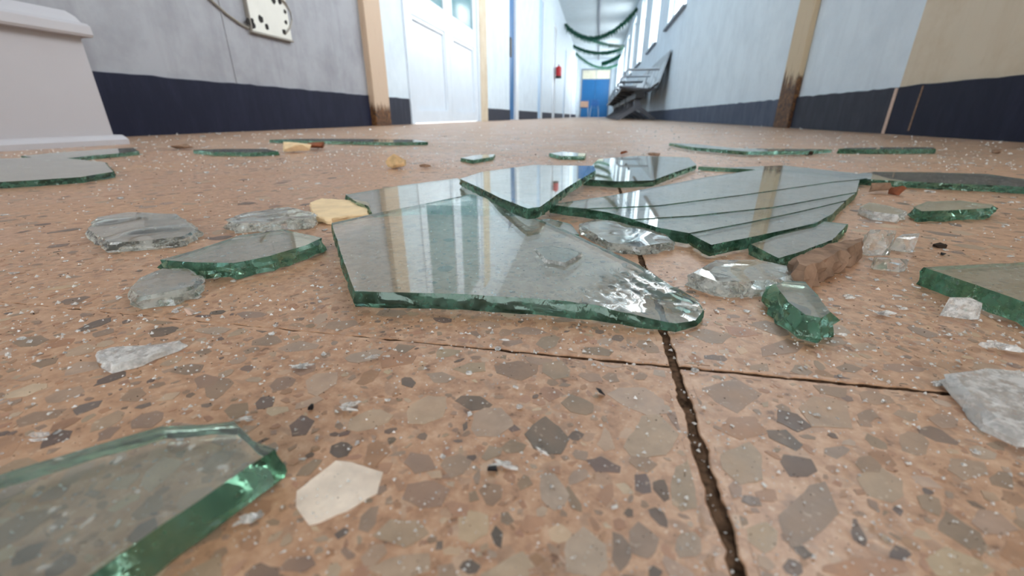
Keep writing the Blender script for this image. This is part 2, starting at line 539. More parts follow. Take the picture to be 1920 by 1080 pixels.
# stone chips of the terrazzo: the ones that can be told apart are set in one by one
TONES = {'w': (240, 226, 206), 'e': (196, 172, 146), 'l': (176, 153, 132), 'm': (154, 131, 113), 'd': (114, 99, 90), 'r': (172, 134, 108)}
CHIPS = [(632, 918, 190, 116, -25, 'w'), (800, 772, 98, 60, -22, 'e'), (565, 796, 62, 44, -15, 'd'), (1026, 820, 80, 84, -35, 'd'), (965, 695, 96, 40, 0, 'm'),
         (1044, 694, 62, 46, 30, 'm'), (922, 792, 92, 66, -20, 'l'), (786, 868, 66, 44, 10, 'm'), (856, 872, 62, 52, -30, 'm'), (800, 926, 98, 72, -5, 'm'),
         (752, 1000, 108, 58, -10, 'l'), (888, 988, 74, 62, 0, 'e'), (934, 1008, 28, 46, -10, 'd'), (1036, 924, 56, 92, -22, 'l'), (1076, 938, 24, 62, -24, 'm'),
         (984, 904, 36, 34, 0, 'm'), (1226, 822, 118, 100, 0, 'l'), (1290, 910, 66, 104, 5, 'l'), (1378, 738, 140, 72, 6, 'm'), (1392, 800, 108, 50, 12, 'r'),
         (1392, 872, 108, 84, 0, 'l'), (1374, 922, 42, 38, 0, 'm'), (1497, 876, 86, 52, 8, 'd'), (1547, 772, 124, 84, 10, 'l'), (1516, 964, 104, 140, 35, 'm'),
         (1716, 832, 84, 50, 25, 'm'), (1652, 912, 124, 76, 25, 'l'), (1128, 872, 76, 34, 16, 'd'), (1204, 908, 46, 40, 25, 'd'), (1240, 918, 30, 54, -30, 'd'),
         (1086, 760, 72, 34, 18, 'm'), (1198, 752, 122, 54, 14, 'l'), (1134, 828, 38, 54, -15, 'l'), (1206, 1018, 58, 86, -25, 'm'), (1164, 1032, 50, 82, -10, 'm'),
         (1094, 1040, 112, 110, 10, 'l'), (764, 1062, 150, 56, -8, 'l'), (882, 1064, 46, 36, 0, 'd'), (1488, 1066, 44, 40, 20, 'd'), (1792, 1056, 150, 60, 12, 'e'),
         (1620, 1066, 170, 46, 0, 'r'), (1686, 1038, 50, 36, 10, 'd'), (1608, 1000, 30, 68, -25, 'd'), (1642, 746, 84, 36, 12, 'm'), (1628, 782, 46, 28, 5, 'm'),
         (1812, 882, 96, 60, 25, 'l'), (1745, 945, 60, 40, 30, 'm'), (1860, 980, 110, 60, 25, 'l'), (1570, 846, 50, 34, 0, 'm'), (1630, 872, 60, 40, 20, 'm'),
         (352, 692, 72, 24, -10, 'm'), (300, 604, 64, 13, 0, 'm'), (408, 728, 64, 44, -30, 'm'), (444, 772, 58, 34, -15, 'm'), (386, 716, 52, 36, -20, 'm'),
         (690, 790, 104, 40, -18, 'l'), (600, 720, 90, 44, -15, 'l'), (840, 660, 62, 20, -8, 'l'), (885, 690, 74, 28, -10, 'l'), (560, 650, 80, 26, -5, 'l'),
         (1332, 630, 92, 32, 4, 'm'), (1470, 652, 104, 40, -8, 'm'), (1300, 690, 40, 26, 8, 'l'), (1250, 618, 40, 16, 0, 'e'), (1545, 640, 90, 24, 5, 'm'),
         (1160, 634, 30, 14, 0, 'd'), (1120, 660, 70, 20, 5, 'm'), (735, 588, 66, 18, 0, 'm'), (640, 610, 90, 22, -6, 'm'), (830, 600, 46, 14, 4, 'd'),
         (990, 622, 70, 18, 3, 'm'), (915, 610, 60, 16, 3, 'l'), (1060, 600, 60, 14, 0, 'm'), (1140, 605, 50, 13, 0, 'l'), (500, 640, 70, 24, -10, 'm'),
         (680, 670, 80, 26, -12, 'l'), (765, 716, 34, 22, 10, 'd'), (825, 708, 60, 30, 8, 'l'), (700, 905, 30, 26, -30, 'r'), (700, 1040, 70, 40, -30, 'l'),
         (560, 1060, 90, 36, -20, 'm'), (640, 1000, 34, 20, -35, 'd'), (470, 1015, 60, 36, -35, 'r'), (1000, 985, 60, 40, 0, 'r'), (1030, 1065, 40, 30, 10, 'r'),
         (1330, 975, 44, 44, 0, 'r'), (1290, 1020, 60, 60, -10, 'l'), (1430, 1010, 70, 70, 30, 'l'), (1440, 930, 50, 30, 20, 'r'), (1560, 880, 30, 20, 0, 'r'),
         (1880, 900, 60, 40, 25, 'm'), (1770, 790, 60, 30, 15, 'm'), (1700, 780, 60, 26, 15, 'm'), (1840, 850, 70, 26, 20, 'l'), (1690, 690, 90, 20, 5, 'm'),
         (1590, 690, 60, 18, 5, 'm'), (1620, 650, 70, 18, 5, 'l'), (150, 690, 90, 26, -12, 'l'), (250, 740, 80, 30, -20, 'm'), (120, 740, 100, 26, -18, 'l'),
         (60, 640, 90, 20, -10, 'm'), (200, 790, 90, 26, -22, 'l'), (470, 590, 60, 14, 0, 'm'), (400, 620, 70, 18, 0, 'l'), (550, 575, 26, 12, 0, 'r')]
placed = {}
CELL = 0.008
chip_i = 0


def chip_outline(cx, cy, w, h, rot, n, rnd):
    out = []
    a0 = rnd.uniform(0, 6.28)
    for k in range(n):
        a = a0 + 2 * math.pi * (k + rnd.uniform(-0.32, 0.32)) / n
        rr = rnd.uniform(0.72, 1.08)
        ex, ey = math.cos(a) * w / 2 * rr, math.sin(a) * h / 2 * rr
        cr, sr = math.cos(math.radians(rot)), math.sin(math.radians(rot))
        out.append((cx + ex * cr - ey * sr, cy + ex * sr + ey * cr))
    return out


def add_chip_mesh(bm, lay, pts, top, col, seed):
    c = sum(pts, Vector()) / len(pts)
    loop = []
    for k in range(len(pts)):
        loop += jag_line(pts[k], pts[(k + 1) % len(pts)], 0.0011 if c.length < 0.3 else 0.004, 0.00030, seed + k)
    t = [bm.verts.new((c.x + (p.x - c.x) * 0.99, c.y + (p.y - c.y) * 0.99, top)) for p in loop]
    b = [bm.verts.new((p.x, p.y, -0.0008)) for p in loop]
    fs = [bm.faces.new(t)]
    n = len(loop)
    for i in range(n):
        fs.append(bm.faces.new((t[i], b[i], b[(i + 1) % n], t[(i + 1) % n])))
    for f in fs:
        for l in f.loops:
            l[lay] = col


def tile_of(p):
    return math.floor((p.x - GX0) / TS), math.floor((p.y - GY0) / TS)


def chip_color(tone):
    c = TONES[tone]
    j = R.uniform(-9, 9)
    return lin((c[0] + j + R.uniform(-4, 4), c[1] + j, c[2] + j + R.uniform(-4, 4)))


def clip_to_tile(pts, key):
    x0, y0 = GX0 + key[0] * TS + 0.0024, GY0 + key[1] * TS + 0.0018
    x1, y1 = x0 + TS - 0.0048, y0 + TS - 0.0036
    return [Vector((min(max(p.x, x0), x1), min(max(p.y, y0), y1), 0)) for p in pts]


def try_chip(pts, tone, force=False, bm=None):
    global chip_i
    c = sum(pts, Vector()) / len(pts)
    r = max((p - c).length for p in pts)
    if not force:
        m = int((r + 0.016) / CELL) + 1
        gx, gy = int(c.x // CELL), int(c.y // CELL)
        for u in range(gx - m, gx + m + 1):
            for v in range(gy - m, gy + m + 1):
                for q, s in placed.get((u, v), ()):
                    if (q - c).length < (r + s) * 0.80:
                        return False
    key = tile_of(c)
    if key not in TILES:
        return False
    pts = clip_to_tile(pts, key)
    if not force and any((a - b).length < 1e-5 for a, b in zip(pts, pts[1:] + pts[:1])):
        return False
    placed.setdefault((int(c.x // CELL), int(c.y // CELL)), []).append((c, r * 0.85))
    own = bm is None
    if own:
        bm = bmesh.new()
    lay = bm.loops.layers.float_color.get('stone') or bm.loops.layers.float_color.new('stone')
    add_chip_mesh(bm, lay, pts, R.uniform(0.00003, 0.00009), chip_color(tone), chip_i * 1.7)
    chip_i += 1
    if own:
        build('stone_chip', bm, 'chip', TILES[key])
    return True


for cx, cy, w, h, rot, tone in CHIPS:
    px = chip_outline(cx, cy, w, h, rot, R.choice((5, 6, 6, 7, 8)), R)
    pts = []
    for x, y in px:
        p = FL(x, max(y, 560))
        pts.append(Vector((p.x, p.y, 0)))
    try_chip(pts, tone, True)
n_single = 0
tries = 0
while n_single < 170 and tries < 9000:      # more stones of middling size on the nearest tiles
    tries += 1
    p = FL(R.uniform(-60, 1980), R.uniform(585, 1110))
    r = R.uniform(0.0016, 0.0048)
    n = R.choice((5, 6, 7))
    el, ro = R.uniform(0.5, 1.0), R.uniform(0, 180)
    pts = [Vector((p.x + u, p.y + v, 0)) for u, v in chip_outline(0, 0, 2 * r, 2 * r * el, ro, n, R)]
    if try_chip(pts, R.choice('lllmmmmdderr')):
        n_single += 1
small = {}
for k in range(5200):                        # the uncountable small grit of the same tiles
    if R.random() < 0.6:
        p = FL(R.uniform(-80, 2000), R.uniform(575, 1120))
    else:
        p = FL(R.uniform(-80, 2000), R.uniform(470, 640))
    r = R.uniform(0.0006, 0.0016)
    key = tile_of(p)
    if key not in TILES or key[1] not in (-1, 0) or key[0] not in (-2, -1, 0, 1):
        continue
    pts = [Vector((p.x + u, p.y + v, 0)) for u, v in chip_outline(0, 0, 2 * r, 2 * r * R.uniform(0.4, 1), R.uniform(0, 180), R.choice((4, 5, 6)), R)]
    if key not in small:
        small[key] = bmesh.new()
    try_chip(pts, R.choice('llmmmmdrrrrre'), False, small[key])
span = (GX0 - 3 * TS, GX0 + 3 * TS, max(-0.35, GY0 - 2 * TS), GY0 + 2 * TS)
for k in range(15000):                       # the same stone mix over the tiles all around
    p = Vector((R.uniform(span[0], span[1]), R.uniform(span[2], span[3]), 0))
    r = R.choice((R.uniform(0.003, 0.0068), R.uniform(0.0014, 0.0034), R.uniform(0.001, 0.002)))
    key = tile_of(p)
    if key not in TILES or key[0] not in (-3, -2, -1, 0, 1, 2) or key[1] not in (-2, -1, 0, 1):
        continue
    pts = [Vector((p.x + u, p.y + v, 0)) for u, v in chip_outline(0, 0, 2 * r, 2 * r * R.uniform(0.5, 1), R.uniform(0, 180), R.choice((5, 6, 7)), R)]
    if key not in small:
        small[key] = bmesh.new()
    try_chip(pts, R.choice('lllmmmmdderr'), False, small[key])
for key, bm in small.items():
    tag(build('small_stone_chips', bm, 'chip', TILES[key]), kind='stuff')

# ------------------------------------------------------------------ walls, ceiling, skirting
TW = 0.16


def wall_y(name, X, out, y0, y1, openings, mat, z1=ZC):
    """wall along y, faces at X and X+out; openings (ya, yb, za, zb)"""
    xa, xb = min(X, X + out), max(X, X + out)
    bm = bmesh.new()
    cur = y0
    for a, b, za, zb in sorted(openings):
        if a > cur:
            box(bm, xa, xb, cur, a, 0, z1)
        if za > 0:
            box(bm, xa, xb, a, b, 0, za)
        if zb < z1:
            box(bm, xa, xb, a, b, zb, z1)
        cur = b
    if y1 > cur:
        box(bm, xa, xb, cur, y1, 0, z1)
    bmesh.ops.remove_doubles(bm, verts=bm.verts, dist=1e-5)
    return struct(build(name, bm, mat))


yPost = WL(669, 0, XL).y
yPostR = WL(700, 0, XL).y
yD0, yD1 = WL(767, 182, XL).y, WL(898, 120, XL).y
yBd0, yBd1 = 6.38, 7.12
yPd0, yPd1 = 9.4, 10.2
wall_y('wall_left', XL, -TW, YB, yPost, [], 'wall_grey')
wall_y('wall_left_corridor', XL, -TW, yPost, YE,
       [(yD0, yD1, 0, 2.35), (yBd0, yBd1, 0, 2.25), (yPd0, yPd1, 0, 2.25), (12.4, 13.2, 0, 2.25), (16.4, 17.2, 0, 2.25), (20.6, 21.4, 0, 2.25)], 'wall_white')
yRP = WL(1495, 120, XR).y
yRC = WL(1690, 154, XR).y
wall_y('wall_right', XR, TW, yRC, YE, [(max(a, yRC), b, WZ0, WZ1) for a, b in WINDOWS], 'wall_white')
wall_y('wall_right_near', XRN, TW, YB, yRC, [(WINDOWS[0][0], yRC, WZ0, WZ1)], 'wall_cream')
bm = bmesh.new()
box(bm, XL - TW, XR + TW, YE, YE + TW, 0, ZC)
struct(build('wall_end', bm, 'wall_white'))
bm = bmesh.new()
box(bm, XL - TW, ADDED_ENTRANCE[0], YB - TW, YB, 0, ZC)
box(bm, ADDED_ENTRANCE[1], XRN + TW, YB - TW, YB, 0, ZC)
box(bm, ADDED_ENTRANCE[0], ADDED_ENTRANCE[1], YB - TW, YB, ADDED_ENTRANCE[2], ZC)
bmesh.ops.remove_doubles(bm, verts=bm.verts, dist=1e-5)
struct(build('wall_back', bm, 'wall_cream'))
bm = bmesh.new()
box(bm, XL - TW, XRN + TW, YB - TW, YE + TW, ZC, ZC + 0.1)
struct(build('ceiling', bm, 'ceiling'))


def skirting(name, X, out, y0, y1, h, mat):
    bm = bmesh.new()
    s = 1 if out > 0 else -1
    n = max(2, int((y1 - y0) / 0.03))
    rows = []
    for k in range(n + 1):
        y = y0 + (y1 - y0) * k / n
        w = noise.noise(Vector((y * 14, X, 3))) * 0.004 + noise.noise(Vector((y * 60, X, 9))) * 0.002
        rows.append([bm.verts.new((X, y, 0)), bm.verts.new((X + out, y, 0)), bm.verts.new((X + out, y, h + w - 0.002)), bm.verts.new((X + out * 0.7, y, h + w)), bm.verts.new((X, y, h + w))])
    for a, b in zip(rows, rows[1:]):
        for i in range(5):
            bm.faces.new((a[i], a[(i + 1) % 5], b[(i + 1) % 5], b[i]))
    bm.faces.new(rows[0])
    bm.faces.new(rows[-1][::-1])
    return struct(build(name, bm, mat))


skirting('baseboard_left', XL, 0.008, -0.2, yPost - 0.01, HBL, 'navy')
skirting('baseboard_left_middle', XL, 0.010, yPostR, yD0 - 0.02, HBL + 0.002, 'charcoal')
yL2 = WL(912, 210, XL).y
for k, (a, b) in enumerate(((yL2, yBd0), (yBd1, yPd0), (yPd1, 12.4), (13.2, 16.4), (17.2, 20.6), (21.4, YE))):
    skirting('baseboard_left_far' + ('' if k == 0 else '_%d' % k), XL, 0.008, a, b, HBL - 0.02, 'charcoal')
skirting('baseboard_right', XR, -0.008, yRP + 0.02, YE, HBR, 'slate')
skirting('baseboard_right_middle', XR, -0.008, yRC, yRP - 0.09, HBR + 0.002, 'charcoal')
skirting('baseboard_right_near', XRN, -0.010, -0.2, yRC - 0.012, HBR + 0.004, 'navy')
bm = bmesh.new()
box(bm, XR - 0.0125, XR, yRC - 0.014, yRC - 0.002, 0, HBR)
tc = struct(build('trim_corner', bm, 'stone_pink'))
yS = WL(1722, 210, XR).y
bm = bmesh.new()
box(bm, XR - 0.0112, XR, yS - 0.004, yS + 0.001, 0.012, HBR)
build('scraped_line', bm, 'stone_brown', tc)

# the rusted steel frame at both sides
bm = bmesh.new()
box(bm, XL, XL + 0.035, yPost, yPostR, 0, ZC, 0.004)
struct(build('trim_left_frame', bm, 'rust_post'))
bm = bmesh.new()
box(bm, XR - 0.022, XR, yRP - 0.10, yRP + 0.07, 0, ZC, 0.004)
struct(build('trim_right_frame', bm, 'rust_post2'))
# wall panel seam on the left wall
ys = WL(428, 80, XL).y
bm = bmesh.new()
box(bm, XL, XL + 0.0025, ys - 0.004, ys + 0.002, HBL, 2.4)
struct(build('trim_seam', bm, 'wall_grey'))

# ------------------------------------------------------------------ white double door with panels and panes on the left
d1 = struct(empty('door_1', (XL, yD0, 0)))


def part(name, lst, mat, parent, bevel=0.0):
    o = boxes(name, [tuple(v - parent.location[k // 2] for k, v in enumerate(b)) for b in lst], mat, parent, bevel)
    return o


XD = XL - 0.025
ymid = WL(845, 100, XL).y
part('frame', [(XD, XL + 0.012, yD0, yD0 + 0.05, 0, 2.35), (XD, XL + 0.012, yD1 - 0.05, yD1, 0, 2.35), (XD, XL + 0.012, yD0, yD1, 2.30, 2.35)], 'door_white', d1)
for a, b in ((yD0 + 0.05, ymid), (ymid, yD1 - 0.05)):
    z_rail = 0.80
    leaf = part('leaf', [(XD - 0.03, XD, a, b, 0.005, 2.3)], 'door_white', d1)
    c, e = a + 0.11, b - 0.11
    lst = [(XD, XD + 0.018, a + 0.002, c, 0.005, 2.3), (XD, XD + 0.018, e, b - 0.002, 0.005, 2.3), (XD, XD + 0.017, c, e, 0.005, 0.09),
           (XD, XD + 0.017, c, e, z_rail - 0.13, z_rail + 0.02), (XD, XD + 0.017, c, e, 2.2, 2.3)]
    for q, bx in enumerate(lst):
        part('stile' if q < 2 else 'rail', [bx], 'door_white', d1)
    part('pane', [(XD, XD + 0.006, a + 0.11, b - 0.11, z_rail + 0.02, 2.2)], 'pane', d1)
    part('panel_moulding', [(XD, XD + 0.012, a + 0.11, a + 0.135, 0.09, z_rail - 0.13), (XD, XD + 0.012, b - 0.135, b - 0.11, 0.09, z_rail - 0.13), (XD, XD + 0.012, a + 0.135, b - 0.135, z_rail - 0.155, z_rail - 0.13)], 'door_white', d1)
bm = bmesh.new()
tube(bm, [(XD + 0.02, ymid - 0.05, 0.98), (XD + 0.06, ymid - 0.05, 0.98), (XD + 0.06, ymid - 0.15, 0.98)], 0.009)
for v in bm.verts:
    v.co -= d1.location
build('door_handle', bm, 'steel', d1, 40)
bm = bmesh.new()
box(bm, XL, XL + 0.02, yD1, yL2, 0, 2.4, 0.003)
struct(build('trim_door_post', bm, 'wall_cream'))


def recessed_door(n, a, b, mat, lock=True, w=0.10):
    d = struct(empty('door_%d' % n, (XL - 0.03, a, 0)))
    part('leaf', [(XL - 0.07, XL - 0.03, a + 0.01, b - w, 0.005, 2.2)], mat, d)
    part('frame', [(XL - 0.12, XL - 0.01, a, a + 0.01, 0, 2.25), (XL - 0.12, XL + 0.004, b - w, b, 0, 2.25), (XL - 0.12, XL - 0.01, a + 0.01, b - w, 2.2, 2.25)], 'frame_white', d)
    if lock:
        part('lock', [(XL - 0.03, XL - 0.005, a + 0.10, a + 0.22, 0.82, 1.05)], 'black', d)


recessed_door(2, yBd0, yBd1, 'door_blue', True, 0.26)
recessed_door(3, yPd0, yPd1, 'door_pale', False)
recessed_door(4, 12.4, 13.2, 'door_white', False)
recessed_door(5, 16.4, 17.2, 'door_pale', False)
recessed_door(6, 20.6, 21.4, 'door_white', False)

# end door, blue with a transom
a, b = EL(1093, 132, YE), EL(1138, 216, YE)
d7 = struct(empty('door_7', ((a.x + b.x) / 2, YE, 0)))
zt = EL(1100, 148, YE).z
part('frame', [(a.x - 0.06, a.x, YE - 0.05, YE, 0, a.z), (b.x, b.x + 0.06, YE - 0.05, YE, 0, a.z), (a.x - 0.06, b.x + 0.06, YE - 0.05, YE, a.z, a.z + 0.07), (a.x, b.x, YE - 0.05, YE, zt - 0.03, zt)], 'sill', d7)
xm = (a.x + b.x) / 2
part('leaf', [(a.x, xm - 0.004, YE - 0.035, YE, 0, zt - 0.03)], 'door_blue', d7)
part('leaf', [(xm + 0.004, b.x, YE - 0.035, YE, 0, zt - 0.03)], 'door_blue', d7)
part('pane', [(a.x, xm - 0.02, YE - 0.03, YE, zt, a.z)], 'cream_pane', d7)
part('pane', [(xm + 0.02, b.x, YE - 0.03, YE, zt, a.z)], 'cream_pane', d7)

# windows on the right: frame, bars and a sill; the panes are blown out
for k, (a, b) in enumerate(WINDOWS):
    w = struct(empty('window_%d' % (k + 1), (XR + 0.09, a, WZ0)))
    fx0, fx1 = XR + 0.07, XR + 0.11
    part('frame', [(fx0, fx1, a, a + 0.05, WZ0, WZ1), (fx0, fx1, b - 0.05, b, WZ0, WZ1), (fx0, fx1, a, b, WZ0, WZ0 + 0.05), (fx0, fx1, a, b, WZ1 - 0.05, WZ1)], 'frame_white', w)
    m1, m2 = a + (b - a) / 3, a + 2 * (b - a) / 3
    for m in (m1, m2):
        part('window_bar', [(fx0, fx1, m - 0.02, m + 0.02, WZ0 + 0.05, WZ1 - 0.05)], 'frame_white', w)
    part('transom_bar', [(fx0, fx1, a + 0.05, b - 0.05, WZ0 + 0.98, WZ0 + 1.02)], 'frame_white', w)
    part('window_sill', [(XR - 0.045, XR + 0.07, a - 0.06, b + 0.06, WZ0 - 0.03, WZ0)], 'sill', w, 0.004)
# conduit along the ceiling
bm = bmesh.new()
tube(bm, [(-0.15, 9.0, ZC - 0.03), (-0.15, YE, ZC - 0.03)], 0.03, 8)
tag(build('ceiling_conduit', bm, 'sill'), 'grey conduit running along the corridor ceiling above the garlands', 'conduit')

# ------------------------------------------------------------------ white chest at the left edge
XC = -0.90
yc1 = WL(213, 255, XC).y
yc0 = yc1 - 0.75
ch = tag(empty('storage_chest', ((XC + XL) / 2, (yc0 + yc1) / 2, 0)), 'low white chest with moulded lid and skirting standing against the grey wall', 'chest')


def prof_part(name, prof, y0, y1, mat, parent, smooth=35):
    bm = bmesh.new()
    extrude_profile(bm, prof, y0, y1)
    for v in bm.verts:
        v.co -= parent.location
    return build(name, bm, mat, parent, smooth)


zr0, zr1 = WL(90, 60, XC).z, WL(90, 34, XC).z
prof_part('body', [(XL + 0.012, 0.012), (XC, 0.012), (XC, zr0 + 0.004), (XL + 0.012, zr0 + 0.004)], yc0, yc1, 'chest', ch)
prof_part('skirting_board', [(XL + 0.012, 0), (XC + 0.012, 0), (XC + 0.012, 0.009), (XC + 0.006, 0.014), (XC, 0.017), (XL + 0.012, 0.017)], yc0 - 0.01, yc1 + 0.016, 'chest', ch)
lid = [(XL + 0.012, zr0), (XC + 0.012, zr0), (XC + 0.014, zr0 + 0.004), (XC + 0.013, zr1 - 0.004), (XC + 0.008, zr1), (XC - 0.004, zr1 + 0.003), (XC - 0.012, zr1 + 0.012), (XC - 0.03, zr1 + 0.022), (XL + 0.012, zr1 + 0.026)]
prof_part('lid', lid, yc0 - 0.01, yc1 + 0.012, 'chest', ch, 25)

# ------------------------------------------------------------------ old switch plate on the left wall
pa, pb = WL(468, 58, XL), WL(543, 72, XL)
pt = tag(empty('wall_plate', (XL, (pa.y + pb.y) / 2, pa.z)), 'old white switch plate with ragged screw holes on the grey wall', 'wall plate')
z0 = pa.z
part('plate', [(XL, XL + 0.012, pa.y, pb.y, z0, z0 + 0.26)], 'plate', pt, 0.004)
part('lower_lip', [(XL, XL + 0.016, pa.y - 0.002, pb.y + 0.004, z0 - 0.006, z0 + 0.001)], 'cable', pt, 0.002)
part('side_lip', [(XL, XL + 0.015, pa.y - 0.005, pa.y, z0 - 0.006, z0 + 0.26)], 'cable', pt, 0.002)
for hx, hy, r in ((472, 38, 4), (474, 46, 6), (489, 36, 6), (500, 50, 5), (524, 3, 5), (512, 0, 6), (534, 22, 4), (536, 42, 4), (533, 60, 5), (466, 41, 5)):
    p = WL(hx, hy, XL + 0.012)
    bm = bmesh.new()
    rr = r * 0.0022
    ring = [(p.x - 0.002, p.y + math.cos(k * math.pi / 5) * rr * R.uniform(0.7, 1.1), p.z + math.sin(k * math.pi / 5) * rr * R.uniform(0.7, 1.1)) for k in range(10)]
    f = [bm.verts.new(Vector(q) - pt.location) for q in ring]
    g = [bm.verts.new(Vector(q) + Vector((0.0032, 0, 0)) - pt.location) for q in ring]
    bm.faces.new(g)
    for i in range(10):
        bm.faces.new((f[i], f[(i + 1) % 10], g[(i + 1) % 10], g[i]))
    build('screw_hole', bm, 'dark', pt)
bm = bmesh.new()
arc = [WL(x, y, XL + 0.016) - pt.location for x, y in ((520, -8), (535, 5), (544, 22), (547, 38), (544, 52), (536, 62))]
tube(bm, arc, 0.0035, 6)
build('wire_loop', bm, 'cable', pt, 50)
bm = bmesh.new()
tube(bm, [WL(x, y, XL + 0.005) for x, y in ((380, -16), (400, 4), (425, 26), (450, 44), (466, 53))], 0.004, 6)
tag(build('electric_cable', bm, 'cable', None, 50), 'thin grey cable sagging along the grey wall to the switch plate', 'cable')

# ------------------------------------------------------------------ fire extinguisher
p0, p1 = WL(1047, 147, XL + 0.10), WL(1047, 118, XL + 0.10)
ex = tag(empty('fire_extinguisher', (p0.x, p0.y, p0.z)), 'red fire extinguisher hanging on the left wall far down the corridor', 'fire extinguisher')
H = p1.z - p0.z


def lathe(name, prof, mat, parent, seg=16):
    bm = bmesh.new()
    rings = [[bm.verts.new((math.cos(2 * math.pi * k / seg) * r, math.sin(2 * math.pi * k / seg) * r, z)) for k in range(seg)] for r, z in prof]
    for a, b in zip(rings, rings[1:]):
        for k in range(seg):
            bm.faces.new((a[k], a[(k + 1) % seg], b[(k + 1) % seg], b[k]))
    bm.faces.new(rings[0][::-1])
    bm.faces.new(rings[-1])
    return build(name, bm, mat, parent, 40)


lathe('cylinder', [(0.078, 0.05), (0.08, 0.06), (0.08, H * 0.70), (0.07, H * 0.77), (0.035, H * 0.82), (0.022, H * 0.84)], 'red', ex)
lathe('base_ring', [(0.078, 0), (0.083, 0.005), (0.083, 0.055), (0.078, 0.06)], 'black', ex)
lathe('valve', [(0.022, H * 0.83), (0.026, H * 0.86), (0.02, H * 0.90)], 'steel', ex)
bm = bmesh.new()
box(bm, -0.012, 0.012, -0.10, 0.03, H * 0.90, H * 0.93, 0.004)
build('squeeze_handle', bm, 'red', ex)
bm = bmesh.new()
tube(bm, [(0, 0.03, H * 0.87), (0.02, 0.10, H * 0.83), (0.03, 0.11, H * 0.6), (0.03, 0.095, H * 0.3)], 0.012, 8)
build('hose', bm, 'black', ex, 50)
bm = bmesh.new()
box(bm, -0.10, -0.075, -0.03, 0.03, H * 0.3, H * 0.75)
build('bracket', bm, 'steel', ex)

# ------------------------------------------------------------------ garlands zigzagging across the corridor
def garland(label, A, B, sag, seed):
    rnd = random.Random(seed)
    o = tag(empty('garland', A), label, 'garland', 'green garlands across the corridor')
    n = 90
    pts = []
    for k in range(n + 1):
        t = k / n
        p = A.lerp(B, t)
        p.z -= sag * 4 * t * (1 - t)
        pts.append(p - A)
    bm = bmesh.new()
    tube(bm, pts[::3], 0.03, 6)
    build('cord', bm, 'green', o, 60)
    bm = bmesh.new()
    for k in range(n):
        c = pts[k]
        d = (pts[k + 1] - pts[k]).normalized()
        for s in range(26):
            a = rnd.uniform(0, 6.28)
            L = rnd.uniform(0.05, 0.085)
            q = c + d * rnd.uniform(0, 0.03)
            v = Vector((0, 0, 1)) * math.sin(a) + d.cross(Vector((0, 0, 1))) * math.cos(a)
            if k % 3 == 0 and s < 5:
                v, L = Vector((rnd.uniform(-0.2, 0.2), rnd.uniform(-0.2, 0.2), -1)), rnd.uniform(0.12, 0.17)
            w = d * 0.016
            bm.faces.new([bm.verts.new(q - w), bm.verts.new(q + w), bm.verts.new(q + v * L + d * rnd.uniform(-0.02, 0.02))])
    tag(build('tinsel_fringe', bm, 'green', o), kind='stuff')


gL = [WL(1060, 46, XL + 0.02), WL(1075, 86, XL + 0.02), WL(1080, 100, XL + 0.02)]
gR = [WL(1195, 17, XR - 0.02), WL(1170, 87, XR - 0.02), WL(1163, 103, XR - 0.02), WL(1158, 121, XR - 0.02)]
garland('nearest green tinsel garland, hanging highest across the corridor', gL[0], gR[0], 0.52, 1)
garland('green tinsel garland slanting from the nearest garland down to the right windows', gL[0] + Vector((0.05, 0.1, -0.1)), gR[1], 0.12, 2)
garland('nearly level green tinsel garland below the slanting one', gL[1], gR[1] + Vector((0, 0.3, -0.02)), 0.22, 3)
garland('short green tinsel garland rising to the right wall near the far door', EL(1128, 119, 23.2), gR[2], 0.05, 4)
garland('farthest green tinsel garland, sagging just above the blue door', gL[2], gR[3], 0.34, 5)

